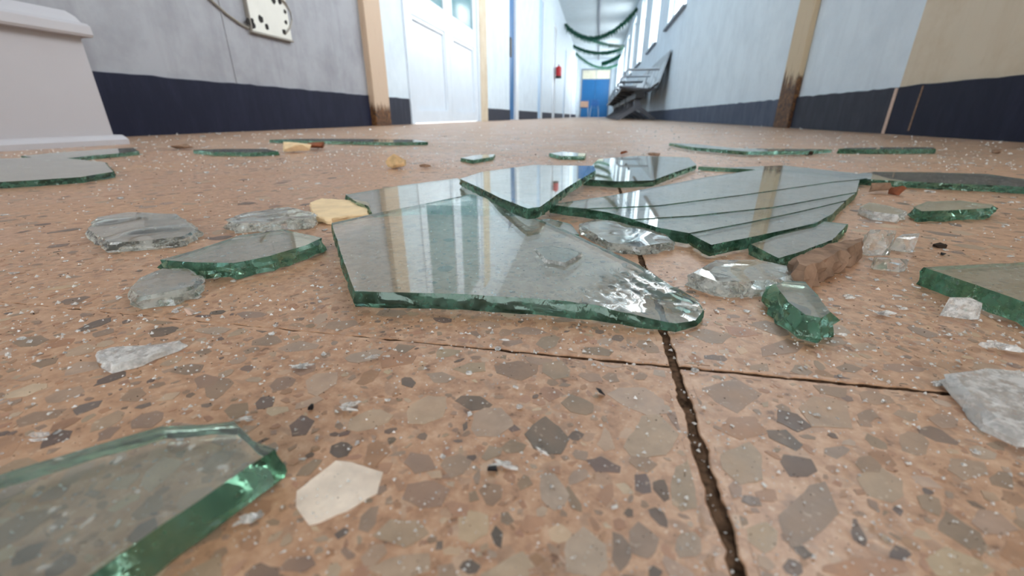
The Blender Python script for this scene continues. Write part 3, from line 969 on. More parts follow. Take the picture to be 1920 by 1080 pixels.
# ------------------------------------------------------------------ steel beam benches along the right wall
def make_bench(label, y0, first=None):
    o = tag(empty('beam_bench', (XR - 0.34, y0, 0)), label, 'bench', 'steel waiting benches along the right wall')
    pitch, n = 0.52, 4
    if first:
        for c in first.children:
            k = c.copy()
            COL.objects.link(k)
            k.parent = o
        return o
    for k in range(n):
        y = k * pitch
        bm = bmesh.new()
        prof = [(-0.27, 0.375), (-0.26, 0.40), (-0.20, 0.415), (0.0, 0.395), (0.13, 0.385), (0.19, 0.40), (0.205, 0.43)]
        und = [(x + 0.004, z - 0.018) for x, z in prof[::-1]]
        extrude_profile(bm, prof + und, y + 0.02, y + pitch - 0.02)
        build('seat', bm, 'steel_dark', o, 35)
        bm = bmesh.new()
        prof = [(0.205, 0.43), (0.225, 0.50), (0.27, 0.68), (0.30, 0.80), (0.315, 0.83)]
        und = [(x + 0.014, z - 0.004) for x, z in prof[::-1]]
        extrude_profile(bm, prof + und, y + 0.02, y + pitch - 0.02)
        build('backrest', bm, 'steel', o, 35)
    bm = bmesh.new()
    box(bm, -0.06, 0.06, 0, n * pitch, 0.27, 0.36, 0.006)
    build('beam', bm, 'black', o)
    for k in (0, 2, 4):
        y = k * pitch
        bm = bmesh.new()
        extrude_profile(bm, [(-0.27, 0.40), (-0.05, 0.345), (0.10, 0.345), (0.22, 0.44), (0.205, 0.46), (0.09, 0.375), (-0.05, 0.375), (-0.27, 0.415)], y - 0.012, y + 0.012)
        build('support_arm', bm, 'black', o)
    for y in (0.35, n * pitch - 0.35):
        bm = bmesh.new()
        extrude_profile(bm, [(-0.27, 0.0), (-0.22, 0.0), (-0.02, 0.13), (0.02, 0.13), (0.22, 0.0), (0.27, 0.0), (0.27, 0.025), (0.05, 0.18), (0.04, 0.30), (-0.04, 0.30), (-0.05, 0.18), (-0.27, 0.025)], y - 0.03, y + 0.03)
        build('leg', bm, 'steel_dark', o)
    for k in (0, 2, 4):
        y = k * pitch
        bm = bmesh.new()
        tube(bm, [(-0.22, y, 0.40), (-0.22, y, 0.58), (-0.18, y, 0.61), (0.20, y, 0.61)], 0.014, 8)
        build('armrest', bm, 'steel', o, 40)
    return o


bn = make_bench('nearest steel beam bench against the right wall under the first window', 6.3)
make_bench('second steel beam bench from the front along the right wall', 8.6, bn)
make_bench('third steel beam bench from the front along the right wall', 10.9, bn)
make_bench('farthest steel beam bench of the row along the right wall', 13.2, bn)

# blue chairs and a carton before the end door
for k, x in enumerate((-0.66, -0.16)):
    lab = ('blue plastic chair with a carton on it before the blue end door', 'blue plastic chair to the right of the carton before the end door')[k]
    o = tag(empty('plastic_chair', (x, 22.6, 0)), lab, 'chair', 'blue chairs before the end door')
    bm = bmesh.new()
    box(bm, -0.21, 0.21, -0.20, 0.20, 0.42, 0.45, 0.01)
    build('seat', bm, 'chair_blue', o)
    bm = bmesh.new()
    box(bm, -0.20, 0.20, 0.19, 0.225, 0.50, 0.80, 0.012)
    build('backrest', bm, 'chair_blue', o)
    for sx in (-1, 1):
        for sy in (-1, 1):
            bm = bmesh.new()
            tube(bm, [(sx * 0.18, sy * 0.17, 0.43), (sx * 0.21, sy * 0.21, 0.0)], 0.016, 8)
            build('leg', bm, 'steel', o, 40)
        bm = bmesh.new()
        tube(bm, [(sx * 0.16, 0.18, 0.44), (sx * 0.16, 0.21, 0.55)], 0.014, 6)
        build('back_post', bm, 'steel', o, 40)
o = tag(empty('carton', (-0.66, 22.5, 0.45)), 'pinkish cardboard carton sitting on the blue chair by the end door', 'carton')
boxes('carton_body', [(-0.19, 0.19, -0.14, 0.14, 0, 0.26)], 'box', o, 0.006)
boxes('lid_flap', [(-0.19, 0.19, -0.145, -0.002, 0.26, 0.268)], 'box', o)
boxes('lid_flap', [(-0.19, 0.19, 0.002, 0.145, 0.26, 0.268)], 'box', o)

# ------------------------------------------------------------------ broken glass
def signed_area(p):
    return sum(p[i].x * p[(i + 1) % len(p)].y - p[(i + 1) % len(p)].x * p[i].y for i in range(len(p))) / 2


def shard(label, px, t=0.0045, z=0.0, plane=None, jag=0.0003, wave=0.22, step=0.0026, top_fn=None, mats=('glass', 'glass_edge', 'glass_under'), name='glass_shard', cat='glass shard', group=None, slope=0.0, rows=4, grid=0.0022, smooth=28):
    """a closed pane fragment. px: outline of its upper face in the photograph; z: height of its underside;
    plane: three (x, y, z) marks of the underside when the piece leans; slope: outward lean of the broken edge"""
    if plane:
        a, b, c = [FL(x, y, zz + t) for x, y, zz in plane]
        n = (b - a).cross(c - a).normalized()
        if n.z < 0:
            n = -n
        org = a
    else:
        org, n = Vector((0, 0, z + t)), Vector((0, 0, 1))
    corner = [on_plane(x, y, org, n) for x, y in px]
    if signed_area(corner) < 0:
        corner = corner[::-1]
    seed = sum(map(ord, label)) % 97
    loop = []
    m = len(corner)
    for k in range(m):
        p, q = corner[k], corner[(k + 1) % m]
        d = q - p
        cnt = max(1, int(d.length / step))
        nr = Vector((d.y, -d.x, 0)).normalized()
        for i in range(cnt):
            c = p + d * (i / cnt)
            s = c * 150 + Vector((seed, 0, 0))
            w = (noise.noise(s) + 0.5 * noise.noise(s * 2.7)) * jag
            loop.append((c + nr * w * (0 if i == 0 else 1), nr))
    N = len(loop)
    bm = bmesh.new()
    cen = sum((p for p, _ in loop), Vector()) / N

    def ztop(p):
        return top_fn(p) if top_fn else 0.0
    ring_rows = []
    for r in range(rows + 1):
        f = r / rows
        ring = []
        for i, (p, nr) in enumerate(loop):
            nrm = (nr + loop[i - 1][1]).normalized()
            loc = t + ztop(p)
            s = Vector((p.x * 260, p.y * 260, f * 2.2 + seed))
            bulge = math.sin(f * math.pi) * 0.10 * t
            w = (noise.noise(s) * wave + noise.noise(s * 2.9) * wave * 0.4) * t * (0 if r == 0 else 1)
            q = p + nrm * (w + bulge + slope * f * t) - n * (loc * f) + n * ztop(p)
            ring.append(bm.verts.new(q))
        ring_rows.append(ring)
    sides = []
    for a, b in zip(ring_rows, ring_rows[1:]):
        for i in range(N):
            j = (i + 1) % N
            sides.append(bm.faces.new((a[i], b[i], b[j], a[j])))
    faces = []
    if top_fn:
        # upper face as a fine triangle net, so the fracture relief can follow
        pts2 = [v.co.to_2d() for v in ring_rows[0]]
        x0, x1 = min(p.x for p in pts2), max(p.x for p in pts2)
        y0, y1 = min(p.y for p in pts2), max(p.y for p in pts2)
        ins = []
        gx = x0
        while gx < x1:
            gy = y0
            while gy < y1:
                q = Vector((gx + R.uniform(-0.2, 0.2) * grid, gy + R.uniform(-0.2, 0.2) * grid))
                odd = False
                for i in range(N):
                    u, v = pts2[i], pts2[i - 1]
                    if (u.y > q.y) != (v.y > q.y) and q.x < (v.x - u.x) * (q.y - u.y) / (v.y - u.y) + u.x:
                        odd = not odd
                if odd and min((q - u).length for u in pts2) > grid * 0.5:
                    ins.append(q)
                gy += grid
            gx += grid
        vo, eo, fo, ov, oe, of = delaunay_2d_cdt(pts2 + ins, [(i, (i + 1) % N) for i in range(N)], [], 1, 1e-7)
        vm = []
        for idx, v in enumerate(vo):
            src = ov[idx][0] if ov[idx] else -1
            if 0 <= src < N:
                vm.append(ring_rows[0][src])
            else:
                zz = org.z - ((v.x - org.x) * n.x + (v.y - org.y) * n.y) / n.z
                q = Vector((v.x, v.y, zz))
                vm.append(bm.verts.new(q + n * ztop(q)))
        for f in fo:
            try:
                faces.append(bm.faces.new([vm[k] for k in f]))
            except ValueError:
                pass
    else:
        faces.append(bm.faces.new(ring_rows[0]))
    faces.append(bm.faces.new(ring_rows[-1][::-1]))
    if len(mats) > 2:
        faces[-1].material_index = 2
    for f in sides:
        f.material_index = 1
    o_org = Vector((cen.x, cen.y, 0))
    for v in bm.verts:
        if v.co.z < 0.0002:
            v.co.z = 0.0002 + (v.co.z - 0.0002) * 0.0
        v.co -= o_org
    o = build(name, bm, mats, None, smooth)
    o.location = o_org
    return tag(o, label, cat, group)


def chunk(label, x, y, w, hpx, ht, mat='glass_clear', name='glass_chunk', cat='glass chunk', group=None, seed=0, z=0.0, rz=None, n=16, flat=True, sub=0, depth=None):
    """a lump: convex hull of scattered points; x, y = centre of its foot in the photograph, w = width in photo pixels, ht = height in metres"""
    rnd = random.Random(seed * 31 + int(x) * 7 + int(y))
    p = FL(x, y, z)
    wx = w * mm_per_px(x, y, z)
    wy = depth if depth else wx * (hpx or 0.6)
    bm = bmesh.new()
    for k in range(n):
        u, v = rnd.uniform(0, 6.283), rnd.uniform(0, 1)
        rr = rnd.uniform(0.75, 1.0)
        zf = 0 if k % 2 else rnd.uniform(0.55, 1.0)
        if sub:                                  # rubble is rounded: narrow at foot and crown, widest in between
            zf = rnd.uniform(0, 1)
            rr *= 0.55 + 0.45 * math.sin(math.pi * (0.15 + 0.75 * zf))
        bm.verts.new((math.cos(u) * wx / 2 * rr, math.sin(u) * wy / 2 * rr, zf * ht + 0.0002))
    res = bmesh.ops.convex_hull(bm, input=bm.verts)
    bmesh.ops.delete(bm, geom=[g for g in res['geom_interior'] if isinstance(g, bmesh.types.BMVert)], context='VERTS')
    loose = [v for v in bm.verts if not v.link_faces]
    bmesh.ops.delete(bm, geom=loose, context='VERTS')
    if sub:
        bmesh.ops.subdivide_edges(bm, edges=bm.edges, cuts=sub, use_grid_fill=True)
        for v in bm.verts:
            s = v.co * (2.2 / max(wx, 1e-4)) + Vector((seed, x, 0))
            v.co += Vector((noise.noise(s), noise.noise(s + Vector((7, 0, 0))), noise.noise(s + Vector((0, 9, 0))))) * wx * 0.05
            v.co.z = max(v.co.z, 0.0002)
    o = build(name, bm, mat)
    o.location = (p.x, p.y, z)
    o.rotation_euler = (0, 0, YAW if rz is None else rz)
    return tag(o, label, cat, group)


T = 0.0046
# --- the large pane in the middle with a fluted broken tip
tip = FL(1285, 592, 0.002)
ring_c = FL(1262, 600, 0.003)


def tip_relief(p):
    d = (Vector((p.x, p.y)) - Vector((tip.x, tip.y))).length
    k = max(0.0, 1 - d / 0.030)
    e = (Vector((p.x, p.y)) - Vector((ring_c.x, ring_c.y))).length
    win = max(0.0, 1 - abs(e - 0.020) / 0.013) * max(0.0, min(1.0, (p.x - ring_c.x + 0.045) / 0.02))
    rip = 0.00022 * math.sin(e * 2 * math.pi / 0.0019) * win
    flu = 0.00030 * noise.noise(Vector((p.x * 120, p.y * 520, 2))) * min(1, k * 2.2)
    return -(k ** 1.3) * T * 0.72 + rip + flu


S1 = [(622, 418), (690, 403), (780, 385), (882, 364), (908, 370), (945, 390), (1002, 408), (1062, 432), (1130, 464), (1200, 497), (1262, 528), (1306, 546), (1322, 564), (1308, 582), (1270, 590), (1200, 583), (1130, 571), (1010, 560), (860, 551), (745, 548), (665, 546), (644, 488)]
shard('largest pane fragment, green-edged with a rippled pointed tip, lying in the middle of the floor', S1, T,
      plane=[(665, 546, 0.0012), (1290, 575, 0.0004), (790, 385, 0.0052)], top_fn=tip_relief, slope=0.10, rows=6, wave=0.13, jag=0.0002, step=0.0022, grid=0.0016)
# --- panes behind it
shard('flat pane fragment under the back left edge of the largest, beside the cream flake', [(648, 365), (742, 349), (858, 334), (900, 360), (960, 385), (1000, 402), (800, 398), (700, 404), (690, 386), (668, 378)], T, z=0.0002)
shard('wedge-shaped pane fragment pointing forward, resting on the largest pane', [(990, 391), (940, 372), (895, 350), (862, 335), (905, 322), (1000, 309), (1112, 311), (1117, 319), (1062, 352), (1012, 388)], T,
      plane=[(990, 391, 0.0098), (862, 335, 0.0056), (1117, 319, 0.0050)], slope=0.0)
shard('pane fragment with a curved green front edge right behind the wedge-shaped one', [(1095, 336), (1160, 340), (1224, 338), (1262, 324), (1306, 309), (1292, 295), (1200, 292), (1122, 298), (1104, 316)], T, z=0.0015)
# --- the cracked pane on the right: four strips still lying edge to edge
cracks = [((1032, 383), (1150, 366), (1330, 331), (1420, 318), (1520, 317), (1600, 324), (1626, 334)),
          ((1098, 391), (1235, 385), (1400, 364), (1560, 341), (1612, 336)),
          ((1186, 411), (1300, 404), (1450, 388), (1606, 360)),
          ((1292, 437), (1400, 417), (1500, 396), (1585, 376)),
          ((1334, 459), (1420, 442), (1528, 419), (1562, 400))]
strip_labels = ['rearmost and widest strip of the cracked pane at the right, reflecting a bright window', 'second strip from the back of the cracked pane at the right',
                'third strip from the back of the cracked pane at the right', 'front strip of the cracked pane at the right, ending in a green point']
for k in range(4):
    a, b = cracks[k], cracks[k + 1]
    a2 = [(x, y + (0.7 if k else 0)) for x, y in a]
    px = list(a2) + list(b[::-1])
    if k == 0:
        px = list(a2) + list(b[::-1]) + [(1066, 388)]
    if k == 1:
        px += [(1140, 398)]
    if k == 2:
        px += [(1236, 427)]
    shard(strip_labels[k], px, T, z=0.0016 - 0.0003 * k, jag=0.0002, wave=0.2, step=0.004, rows=3)
shard('low pane fragment between the cracked pane and the brown plaster block', [(1408, 458), (1470, 437), (1545, 415), (1590, 420), (1560, 450), (1500, 472), (1460, 484)], T * 0.9, z=0.0002)
shard('thin pane fragment far back right of the wedge, reflecting pale wall', [(1310, 312), (1370, 314), (1470, 310), (1560, 320), (1640, 330), (1560, 333), (1420, 318)], T * 0.8, z=0.0002)
# --- right hand fragments
shard('clear fragment with a curved conchoidal break in front of the brown plaster block', [(1300, 512), (1342, 489), (1420, 486), (1492, 503), (1498, 512), (1450, 522), (1390, 530), (1345, 528)], T * 0.9, z=0.0002, wave=0.5, slope=0.4,
      top_fn=lambda p: 0.0006 * noise.noise(p * 60), mats=('glass', 'glass_frost', 'glass_under'))
shard('thick turquoise fragment lying apart at the right of the rippled tip', [(1453, 532), (1476, 526), (1510, 528), (1536, 557), (1557, 585), (1540, 596), (1510, 590), (1478, 566)], 0.0062, z=0.0002, wave=0.5, slope=0.25)
shard('long pane fragment at the right picture edge with a dark green front edge', [(1732, 501), (1830, 496), (2010, 488), (2050, 560), (2000, 600), (1920, 566), (1830, 534)], 0.0058, z=0.0002, wave=0.2)
shard('milky crushed fragment at the right picture edge on the front tile', [(1790, 702), (1850, 690), (1960, 700), (1975, 800), (1920, 808), (1870, 782), (1826, 742)], 0.0030, z=0.0002, wave=0.6, slope=0.4,
      top_fn=lambda p: 0.0006 * noise.noise(p * 200) + 0.0002 * noise.noise(p * 700), mats=('glass_spark', 'glass_milky'))
shard('long greenish pane fragment far right with a ragged front edge', [(1560, 331), (1640, 322), (1740, 323), (1850, 326), (1980, 344), (1990, 356), (1880, 348), (1780, 344), (1660, 338)], T, z=0.0004, wave=0.5)
shard('greenish ragged fragment right of the bright turquoise bits', [(1712, 388), (1738, 378), (1800, 376), (1862, 384), (1858, 390), (1790, 394), (1728, 396)], T * 1.2, z=0.0002, wave=0.6)
shard('bright turquoise sliver beside the small brown stones', [(1612, 388), (1630, 379), (1668, 386), (1700, 396), (1682, 402), (1640, 397)], T * 0.9, z=0.0002, wave=0.5, mats=('glass', 'glass_milky'))
shard('long narrow pane fragment far back with a white rim and green front edge', [(1255, 268), (1300, 276), (1400, 284), (1515, 283), (1560, 280), (1500, 279), (1380, 278), (1300, 270)], T, z=0.002)
shard('dark green sliver near the right wall skirting', [(1572, 279), (1640, 280), (1755, 279), (1750, 276), (1660, 276), (1590, 277)], T * 1.4, z=0.0004)
# --- left hand fragments
shard('big pane fragment in the bottom left corner with a thick green edge', [(516, 842), (474, 826), (438, 790), (384, 796), (300, 800), (170, 838), (30, 880), (-120, 930), (-220, 1180), (60, 1180), (160, 1086), (300, 986), (420, 906)], 0.0056,
      plane=[(516, 842, 0.0006), (300, 800, 0.0010), (60, 1090, 0.0004)], slope=0.05, wave=0.12, jag=0.0002, rows=5, step=0.003)
shard('pane fragment with a fluted greenish front edge left of the largest one', [(300, 487), (362, 470), (450, 441), (530, 430), (604, 446), (570, 461), (505, 480), (440, 493), (368, 492)], T * 1.1, z=0.0004, wave=0.5, slope=0.15)
shard('clear sparkling fragment touching the fluted one from the front left', [(244, 540), (262, 520), (305, 503), (350, 503), (371, 520), (362, 536), (320, 546), (262, 556)], T * 0.8, z=0.0002, wave=0.6, slope=0.3,
      top_fn=lambda p: 0.0005 * noise.noise(p * 80), mats=('glass', 'glass_frost', 'glass_under'))
shard('rounded clear fragment farthest left in front of the chest', [(164, 428), (184, 408), (240, 397), (330, 401), (368, 428), (340, 444), (290, 450), (205, 455)], T * 0.8, z=0.0002, wave=0.5, slope=0.3,
      top_fn=lambda p: 0.0006 * noise.noise(p * 50), mats=('glass', 'glass_frost', 'glass_under'))
shard('clear fragment with a sparkling front edge beside the cream plaster flake', [(424, 412), (458, 399), (540, 387), (588, 400), (584, 409), (500, 417), (438, 419)], T, z=0.0002, wave=0.7,
      top_fn=lambda p: 0.0005 * noise.noise(p * 160), mats=('glass', 'glass_frost', 'glass_under'))
shard('streaky white splinter on the left front tile', [(183, 658), (206, 650), (262, 648), (338, 640), (300, 656), (244, 676), (212, 684)], 0.0016, z=0.0002, wave=0.6, slope=0.5, step=0.0012,
      top_fn=lambda p: 0.0006 * noise.noise(Vector((p.x * 90, p.y * 700, 3))), mats=('glass_spark', 'glass_milky'), grid=0.0012)
shard('long pane fragment with a green edge far back near the rusty left frame', [(505, 262), (560, 260), (660, 260), (780, 262), (802, 266), (740, 267), (640, 265)], T * 1.2, z=0.0006)
shard('grey-green pane fragment in front of the chest skirting', [(-90, 346), (60, 338), (150, 332), (212, 322), (196, 304), (100, 294), (-90, 300)], T, z=0.0006, wave=0.5)
shard('thin pane fragment under the chest front, half hidden by crumbs', [(40, 292), (110, 286), (190, 280), (250, 277), (260, 284), (170, 292), (90, 300)], T, z=0.0004, wave=0.4)
shard('small green-edged fragment left of the cream brick piece', [(362, 281), (420, 279), (500, 279), (522, 284), (470, 286), (400, 285)], T * 1.1, z=0.0004)
shard('green-edged sliver far back between the tan lump and the wedge', [(864, 296), (890, 291), (928, 289), (924, 294), (886, 300)], T * 0.9, z=0.0002)
shard('narrow greenish fragment far back behind the wedge', [(1030, 287), (1056, 284), (1098, 288), (1096, 293), (1050, 292)], T, z=0.0002)
# --- clear crumpled fragments between the panes
shard('clear crumbly fragment under the front edge of the cracked pane', [(1086, 420), (1120, 410), (1170, 418), (1250, 440), (1262, 452), (1200, 462), (1140, 455)], T * 0.8, z=0.0002, wave=0.6,
      top_fn=lambda p: 0.0005 * noise.noise(p * 80), mats=('glass', 'glass_frost', 'glass_under'))
shard('small flat fragment tucked behind the right edge of the largest pane', [(1008, 412), (1030, 410), (1070, 420), (1086, 440), (1060, 436)], T * 0.7, z=0.0002)
shard('angular flat chip lying on the largest pane near its middle', [(1004, 466), (1030, 460), (1070, 466), (1092, 474), (1060, 492), (1024, 486)], 0.0022, z=0.0094 - 0.004, wave=0.4, mats=('glass', 'glass_milky'))
chunk('upright clear glass chunk behind the brown plaster block', 1638, 478, 56, 0.6, 0.0105, seed=3)
chunk('clear glass chunk with a grey facet right of the upright one', 1690, 470, 46, 0.7, 0.0075, seed=5)
chunk('clear glass chunk in front of the upright one', 1664, 506, 62, 0.6, 0.0042, seed=8)
chunk('bright triangular glass chunk before the dark green edge at the right', 1800, 594, 78, 0.45, 0.0050, 'glass_spark', seed=11)

# ------------------------------------------------------------------ plaster and stone rubble
def block(label, px, t, mat, z=0.0002, cat='rubble', name='plaster_fragment', jag=0.0008, wave=0.35, top=0.0006, freq=260):
    return shard(label, px, t, z=z, jag=jag, wave=wave, rows=4, top_fn=lambda p: top * noise.noise(p * freq) + top * 0.5 * noise.noise(p * freq * 3), mats=(mat, mat), name=name, cat=cat, smooth=30, step=0.0016, slope=0.08)


block('brown plaster block leaning on the low pane fragment at the right', [(1494, 482), (1530, 466), (1590, 450), (1618, 446), (1616, 452), (1560, 478), (1512, 500), (1498, 494)], 0.0078, 'stone_brown')
block('flat cream plaster flake by the left corner of the largest pane', [(582, 380), (604, 372), (652, 375), (690, 384), (690, 400), (650, 404), (622, 410), (588, 405)], 0.0030, 'stone_cream', top=0.0003)
chunk('rounded tan lump of plaster behind the wedge-shaped pane', 746, 316, 46, 0.7, 0.0145, 'stone_tan', 'plaster_lump', 'rubble', seed=4, n=30, sub=2)
chunk('cream brick piece lying on the far left glass', 556, 286, 66, 0.6, 0.0150, 'stone_cream', 'brick_fragment', 'rubble', seed=6, n=14, sub=1)
chunk('reddish brick piece right beside the cream one', 594, 280, 46, 0.7, 0.0120, 'stone_red', 'brick_fragment', 'rubble', seed=7, n=14, sub=1)
chunk('dark brown stone at the right end of the cracked pane', 1646, 364, 46, 0.6, 0.0085, 'stone_brown', 'stone_fragment', 'rubble', seed=2, n=12, sub=1)
chunk('reddish brown stone next to the dark one behind the turquoise sliver', 1682, 366, 38, 0.6, 0.0068, 'stone_red', 'stone_fragment', 'rubble', seed=9, n=10, sub=1)
chunk('small rusty pebble behind the curved pane edge', 1170, 290, 17, 0.8, 0.0060, 'stone_red', 'pebble', 'rubble', seed=1, n=14, sub=1)
chunk('brown pebble at the back rim of the curved pane', 1226, 294, 28, 0.7, 0.0055, 'stone_brown', 'pebble', 'rubble', seed=3, n=14, sub=1)
chunk('dark round pebble at the end of the long narrow pane', 1516, 292, 15, 0.9, 0.0072, 'stone_dark', 'pebble', 'rubble', seed=5, n=16, sub=1)
chunk('brown pebble alone near the right skirting', 1867, 290, 20, 0.8, 0.0080, 'stone_brown', 'pebble', 'rubble', seed=6, n=14, sub=1)
chunk('dark crumb beside the tan lump of plaster', 798, 315, 26, 0.6, 0.0045, 'stone_brown', 'pebble', 'rubble', seed=8, n=12, sub=1)
chunk('pale pinkish pebble on the left front tile', 359, 589, 22, 0.7, 0.0020, 'stone_pink', 'pebble', 'rubble', seed=2, n=14)
chunk('black angular crumb in the middle of the front tile', 1124, 742, 24, 0.6, 0.0014, 'stone_black', 'pebble', 'rubble', seed=3, n=12)
chunk('black crumb under the clear splinter on the front tile', 924, 884, 22, 0.7, 0.0010, 'stone_black', 'pebble', 'rubble', seed=4, n=12)
chunk('dark brown crumb on the bare floor right of the glass chunks', 1762, 464, 26, 0.7, 0.0016, 'stone_dark', 'pebble', 'rubble', seed=5, n=12)
chunk('tiny black crumb before the brown one on the right', 1768, 479, 10, 0.8, 0.0012, 'stone_black', 'pebble', 'rubble', seed=6, n=12)
chunk('dark wooden splinter at the left picture edge by the chest', 20, 311, 60, 0.25, 0.0050, 'stone_dark', 'wood_splinter', 'rubble', seed=7, n=14)
chunk('brown tile piece before the chest corner at the navy skirting', 336, 280, 62, 0.4, 0.0085, 'stone_brown', 'tile_fragment', 'rubble', seed=9, n=14, sub=1)
chunk('small black crumb on the left front tile', 583, 768, 14, 0.8, 0.0010, 'stone_black', 'pebble', 'rubble', seed=10, n=12)

# ------------------------------------------------------------------ splinters that can be told apart
SPL = [(700, 678, 40, 'splinter', 'clear curled splinter near the grout line on the left front tile'), (655, 768, 56, 'splinter', 'folded clear splinter beside the pale stone on the front tile'),
       (942, 872, 70, 'splinter', 'long clear splinter lying over the black crumb'), (476, 978, 56, 'splinter', 'sparkling splinter in front of the thick green edge'),
       (75, 826, 66, 'splinter', 'white splinter left of the bottom left pane'), (942, 642, 26, 'splinter', 'thin white splinter just behind the dark grout line'),
       (1652, 592, 44, 'splinter', 'flat bright splinter right of the turquoise fragment'), (1868, 657, 70, 'splinter', 'white flaky splinter at the right edge behind the milky fragment'),
       (1752, 722, 60, 'splinter', 'dark-shadowed splinter left of the milky fragment'), (386, 326, 22, 'splinter', 'pair of bright crumbs alone on the bare left floor'),
       (1590, 560, 36, 'splinter', 'thin bright splinter before the brown plaster block'), (566, 690, 40, 'splinter', 'curved splinter left of the curled one'),
       (1300, 520, 30, 'splinter', 'flaky splinter at the tip end of the conchoidal fragment'), (1575, 632, 28, 'splinter', 'small clear splinter in front of the turquoise fragment'),
       (1690, 582, 22, 'splinter', 'tiny bright splinter farther right of the turquoise fragment'), (725, 672, 18, 'splinter', 'tiny splinter next to the curled one'),
       (1340, 536, 60, 'splinter', 'crushed sliver between the rippled tip and the turquoise fragment'), (1776, 632, 22, 'splinter', 'small white splinter in front of the bright triangular chunk'),
       (462, 790, 40, 'splinter', 'splinter just behind the bottom left pane'), (1020, 852, 34, 'splinter', 'small sparkling splinter right of the long clear one')]


def splinter(label, x, y, w, seed, mat='glass_spark'):
    """a bundle of thin flakes broken off together: long slivers leaning on each other"""
    rnd = random.Random(seed * 13 + 5)
    L = w * mm_per_px(x, y)
    p = FL(x, y)
    bm = bmesh.new()
    for f in range(rnd.choice((2, 3, 3, 4))):
        tmp = []
        fl, fw, fh = L * rnd.uniform(0.5, 1.0), L * rnd.uniform(0.12, 0.30), L * rnd.uniform(0.04, 0.09)
        rot = Matrix.Rotation(rnd.uniform(-0.45, 0.45), 3, 'Z') @ Matrix.Rotation(rnd.uniform(-0.16, 0.16), 3, 'Y') @ Matrix.Rotation(rnd.uniform(-0.7, 0.7), 3, 'X')
        off = Vector((rnd.uniform(-0.2, 0.2) * L, rnd.uniform(-0.14, 0.14) * L, 0))
        for k in range(12):
            u = rnd.uniform(-1, 1)
            tap = 1 - abs(u) ** 2 * 0.8
            tmp.append(bm.verts.new(rot @ Vector((u * fl / 2, rnd.uniform(-1, 1) * fw / 2 * tap, rnd.choice((-1, 1)) * fh * tap)) + off))
        bmesh.ops.convex_hull(bm, input=tmp)
        bmesh.ops.delete(bm, geom=[v for v in bm.verts if not v.link_faces], context='VERTS')
    lo = min(v.co.z for v in bm.verts)
    for v in bm.verts:
        v.co.z += 0.0003 - lo
    o = build('glass_splinter', bm, mat)
    o.location = (p.x, p.y, 0)
    o.rotation_euler = (0, 0, rnd.uniform(-0.3, 0.6))
    return tag(o, label, 'glass splinter')


for k, (x, y, w, nm, lab) in enumerate(SPL):
    splinter(lab, x, y, w, k)

# loose crumbs of glass, each lying on its own
bases = []
for k in range(7):
    bm = bmesh.new()
    rnd = random.Random(100 + k)
    el = rnd.uniform(0.35, 0.9)
    for q in range(14):
        u = rnd.uniform(0, 6.283)
        rr = rnd.uniform(0.6, 1.0)
        bm.verts.new((math.cos(u) * rr, math.sin(u) * rr * el, (0 if q % 2 else rnd.uniform(0.3, 1)) * 0.5))
    res = bmesh.ops.convex_hull(bm, input=bm.verts)
    bmesh.ops.delete(bm, geom=[v for v in bm.verts if not v.link_faces], context='VERTS')
    bmesh.ops.recalc_face_normals(bm, faces=bm.faces)
    me = bpy.data.meshes.new('glass_crumb')
    bm.to_mesh(me)
    bm.free()
    me.materials.append(M['glass_spark' if k % 3 else 'glass_milky'])
    bases.append(me)


def crumb(x, y, w, label, group):
    p = FL(x, y)
    if not (XL + 0.02 < p.x < XR - 0.02 and p.y < 4):
        return
    if XL < p.x < XC + 0.03 and p.y < yc1 + 0.03:
        return
    o = bpy.data.objects.new('glass_crumb', R.choice(bases))
    COL.objects.link(o)
    s = w / 2 * mm_per_px(x, y)
    o.location = (p.x, p.y, 0.0002)
    o.scale = (s, s, s * R.uniform(0.5, 0.9))
    o.rotation_euler = (0, 0, R.uniform(0, 6.28))
    tag(o, label, 'glass crumb', group)


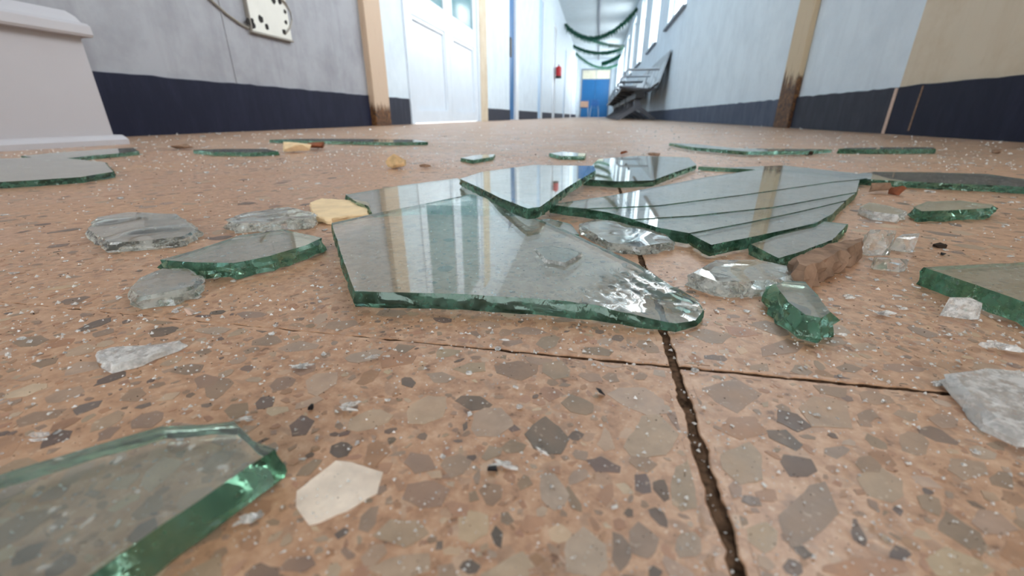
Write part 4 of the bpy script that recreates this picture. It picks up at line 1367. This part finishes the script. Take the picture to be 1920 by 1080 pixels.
for k in range(105):
    crumb(R.uniform(0, 1920), R.choice((R.uniform(600, 900), R.uniform(620, 1050))), R.uniform(6, 18), 'small loose glass crumb on the terrazzo in front of the panes', 'glass crumbs in front')
for k in range(70):
    crumb(R.uniform(0, 640), R.uniform(300, 590), R.uniform(7, 16), 'small loose glass crumb on the bare floor left of the panes', 'glass crumbs on the left floor')
for k in range(70):
    crumb(R.uniform(1340, 1920), R.uniform(300, 600), R.uniform(7, 18), 'small loose glass crumb on the floor right of the panes', 'glass crumbs on the right floor')
for k in range(50):
    x = R.choice((R.uniform(230, 1000), R.uniform(150, 1900)))
    crumb(x, R.uniform(248, 298), R.uniform(6, 14), 'small loose glass crumb on the floor behind the panes', 'glass crumbs far back')

# dust of glass and grit that nobody could count
bm = bmesh.new()
for k in range(6500):
    x, y = R.uniform(-60, 1980), R.choice((R.uniform(560, 1100), R.uniform(290, 700), R.uniform(235, 320)))
    p = FL(x, y)
    if not (XL < p.x < XR) or p.y > 5 or (p.x < XC + 0.02 and p.y < yc1 + 0.03):
        continue
    s = R.choice((R.uniform(0.8, 2.2), R.uniform(1.2, 3.5), R.uniform(2.0, 5.5) if y > 520 else 2.0)) * mm_per_px(x, y)
    a = R.uniform(0, 6.28)
    vs = [bm.verts.new((p.x + math.cos(a + q * 2.1) * s * R.uniform(0.5, 1.3), p.y + math.sin(a + q * 2.1) * s * R.uniform(0.5, 1.3), 0.0003)) for q in range(3)]
    tp = bm.verts.new((p.x, p.y, 0.0003 + s * R.uniform(0.5, 1.2)))
    for q in range(3):
        bm.faces.new((vs[q], vs[(q + 1) % 3], tp))
    bm.faces.new(vs[::-1])
tag(build('glass_dust', bm, 'glass_milky'), 'fine glittering glass dust scattered all over the floor', 'glass dust', kind='stuff')
bm = bmesh.new()
for k in range(1500):
    x, y = R.uniform(-60, 1980), R.choice((R.uniform(560, 1100), R.uniform(290, 700)))
    p = FL(x, y)
    if not (XL < p.x < XR) or p.y > 5 or (p.x < XC + 0.02 and p.y < yc1 + 0.03):
        continue
    s = R.uniform(0.8, 2.8) * mm_per_px(x, y)
    a = R.uniform(0, 6.28)
    vs = [bm.verts.new((p.x + math.cos(a + q * 2.1) * s, p.y + math.sin(a + q * 2.1) * s * 0.6, 0.0003)) for q in range(3)]
    tp = bm.verts.new((p.x, p.y, 0.0003 + s * 0.5))
    for q in range(3):
        bm.faces.new((vs[q], vs[(q + 1) % 3], tp))
    bm.faces.new(vs[::-1])
tag(build('grit', bm, 'stone_dark'), 'fine dark grit scattered over the terrazzo floor', 'grit', kind='stuff')
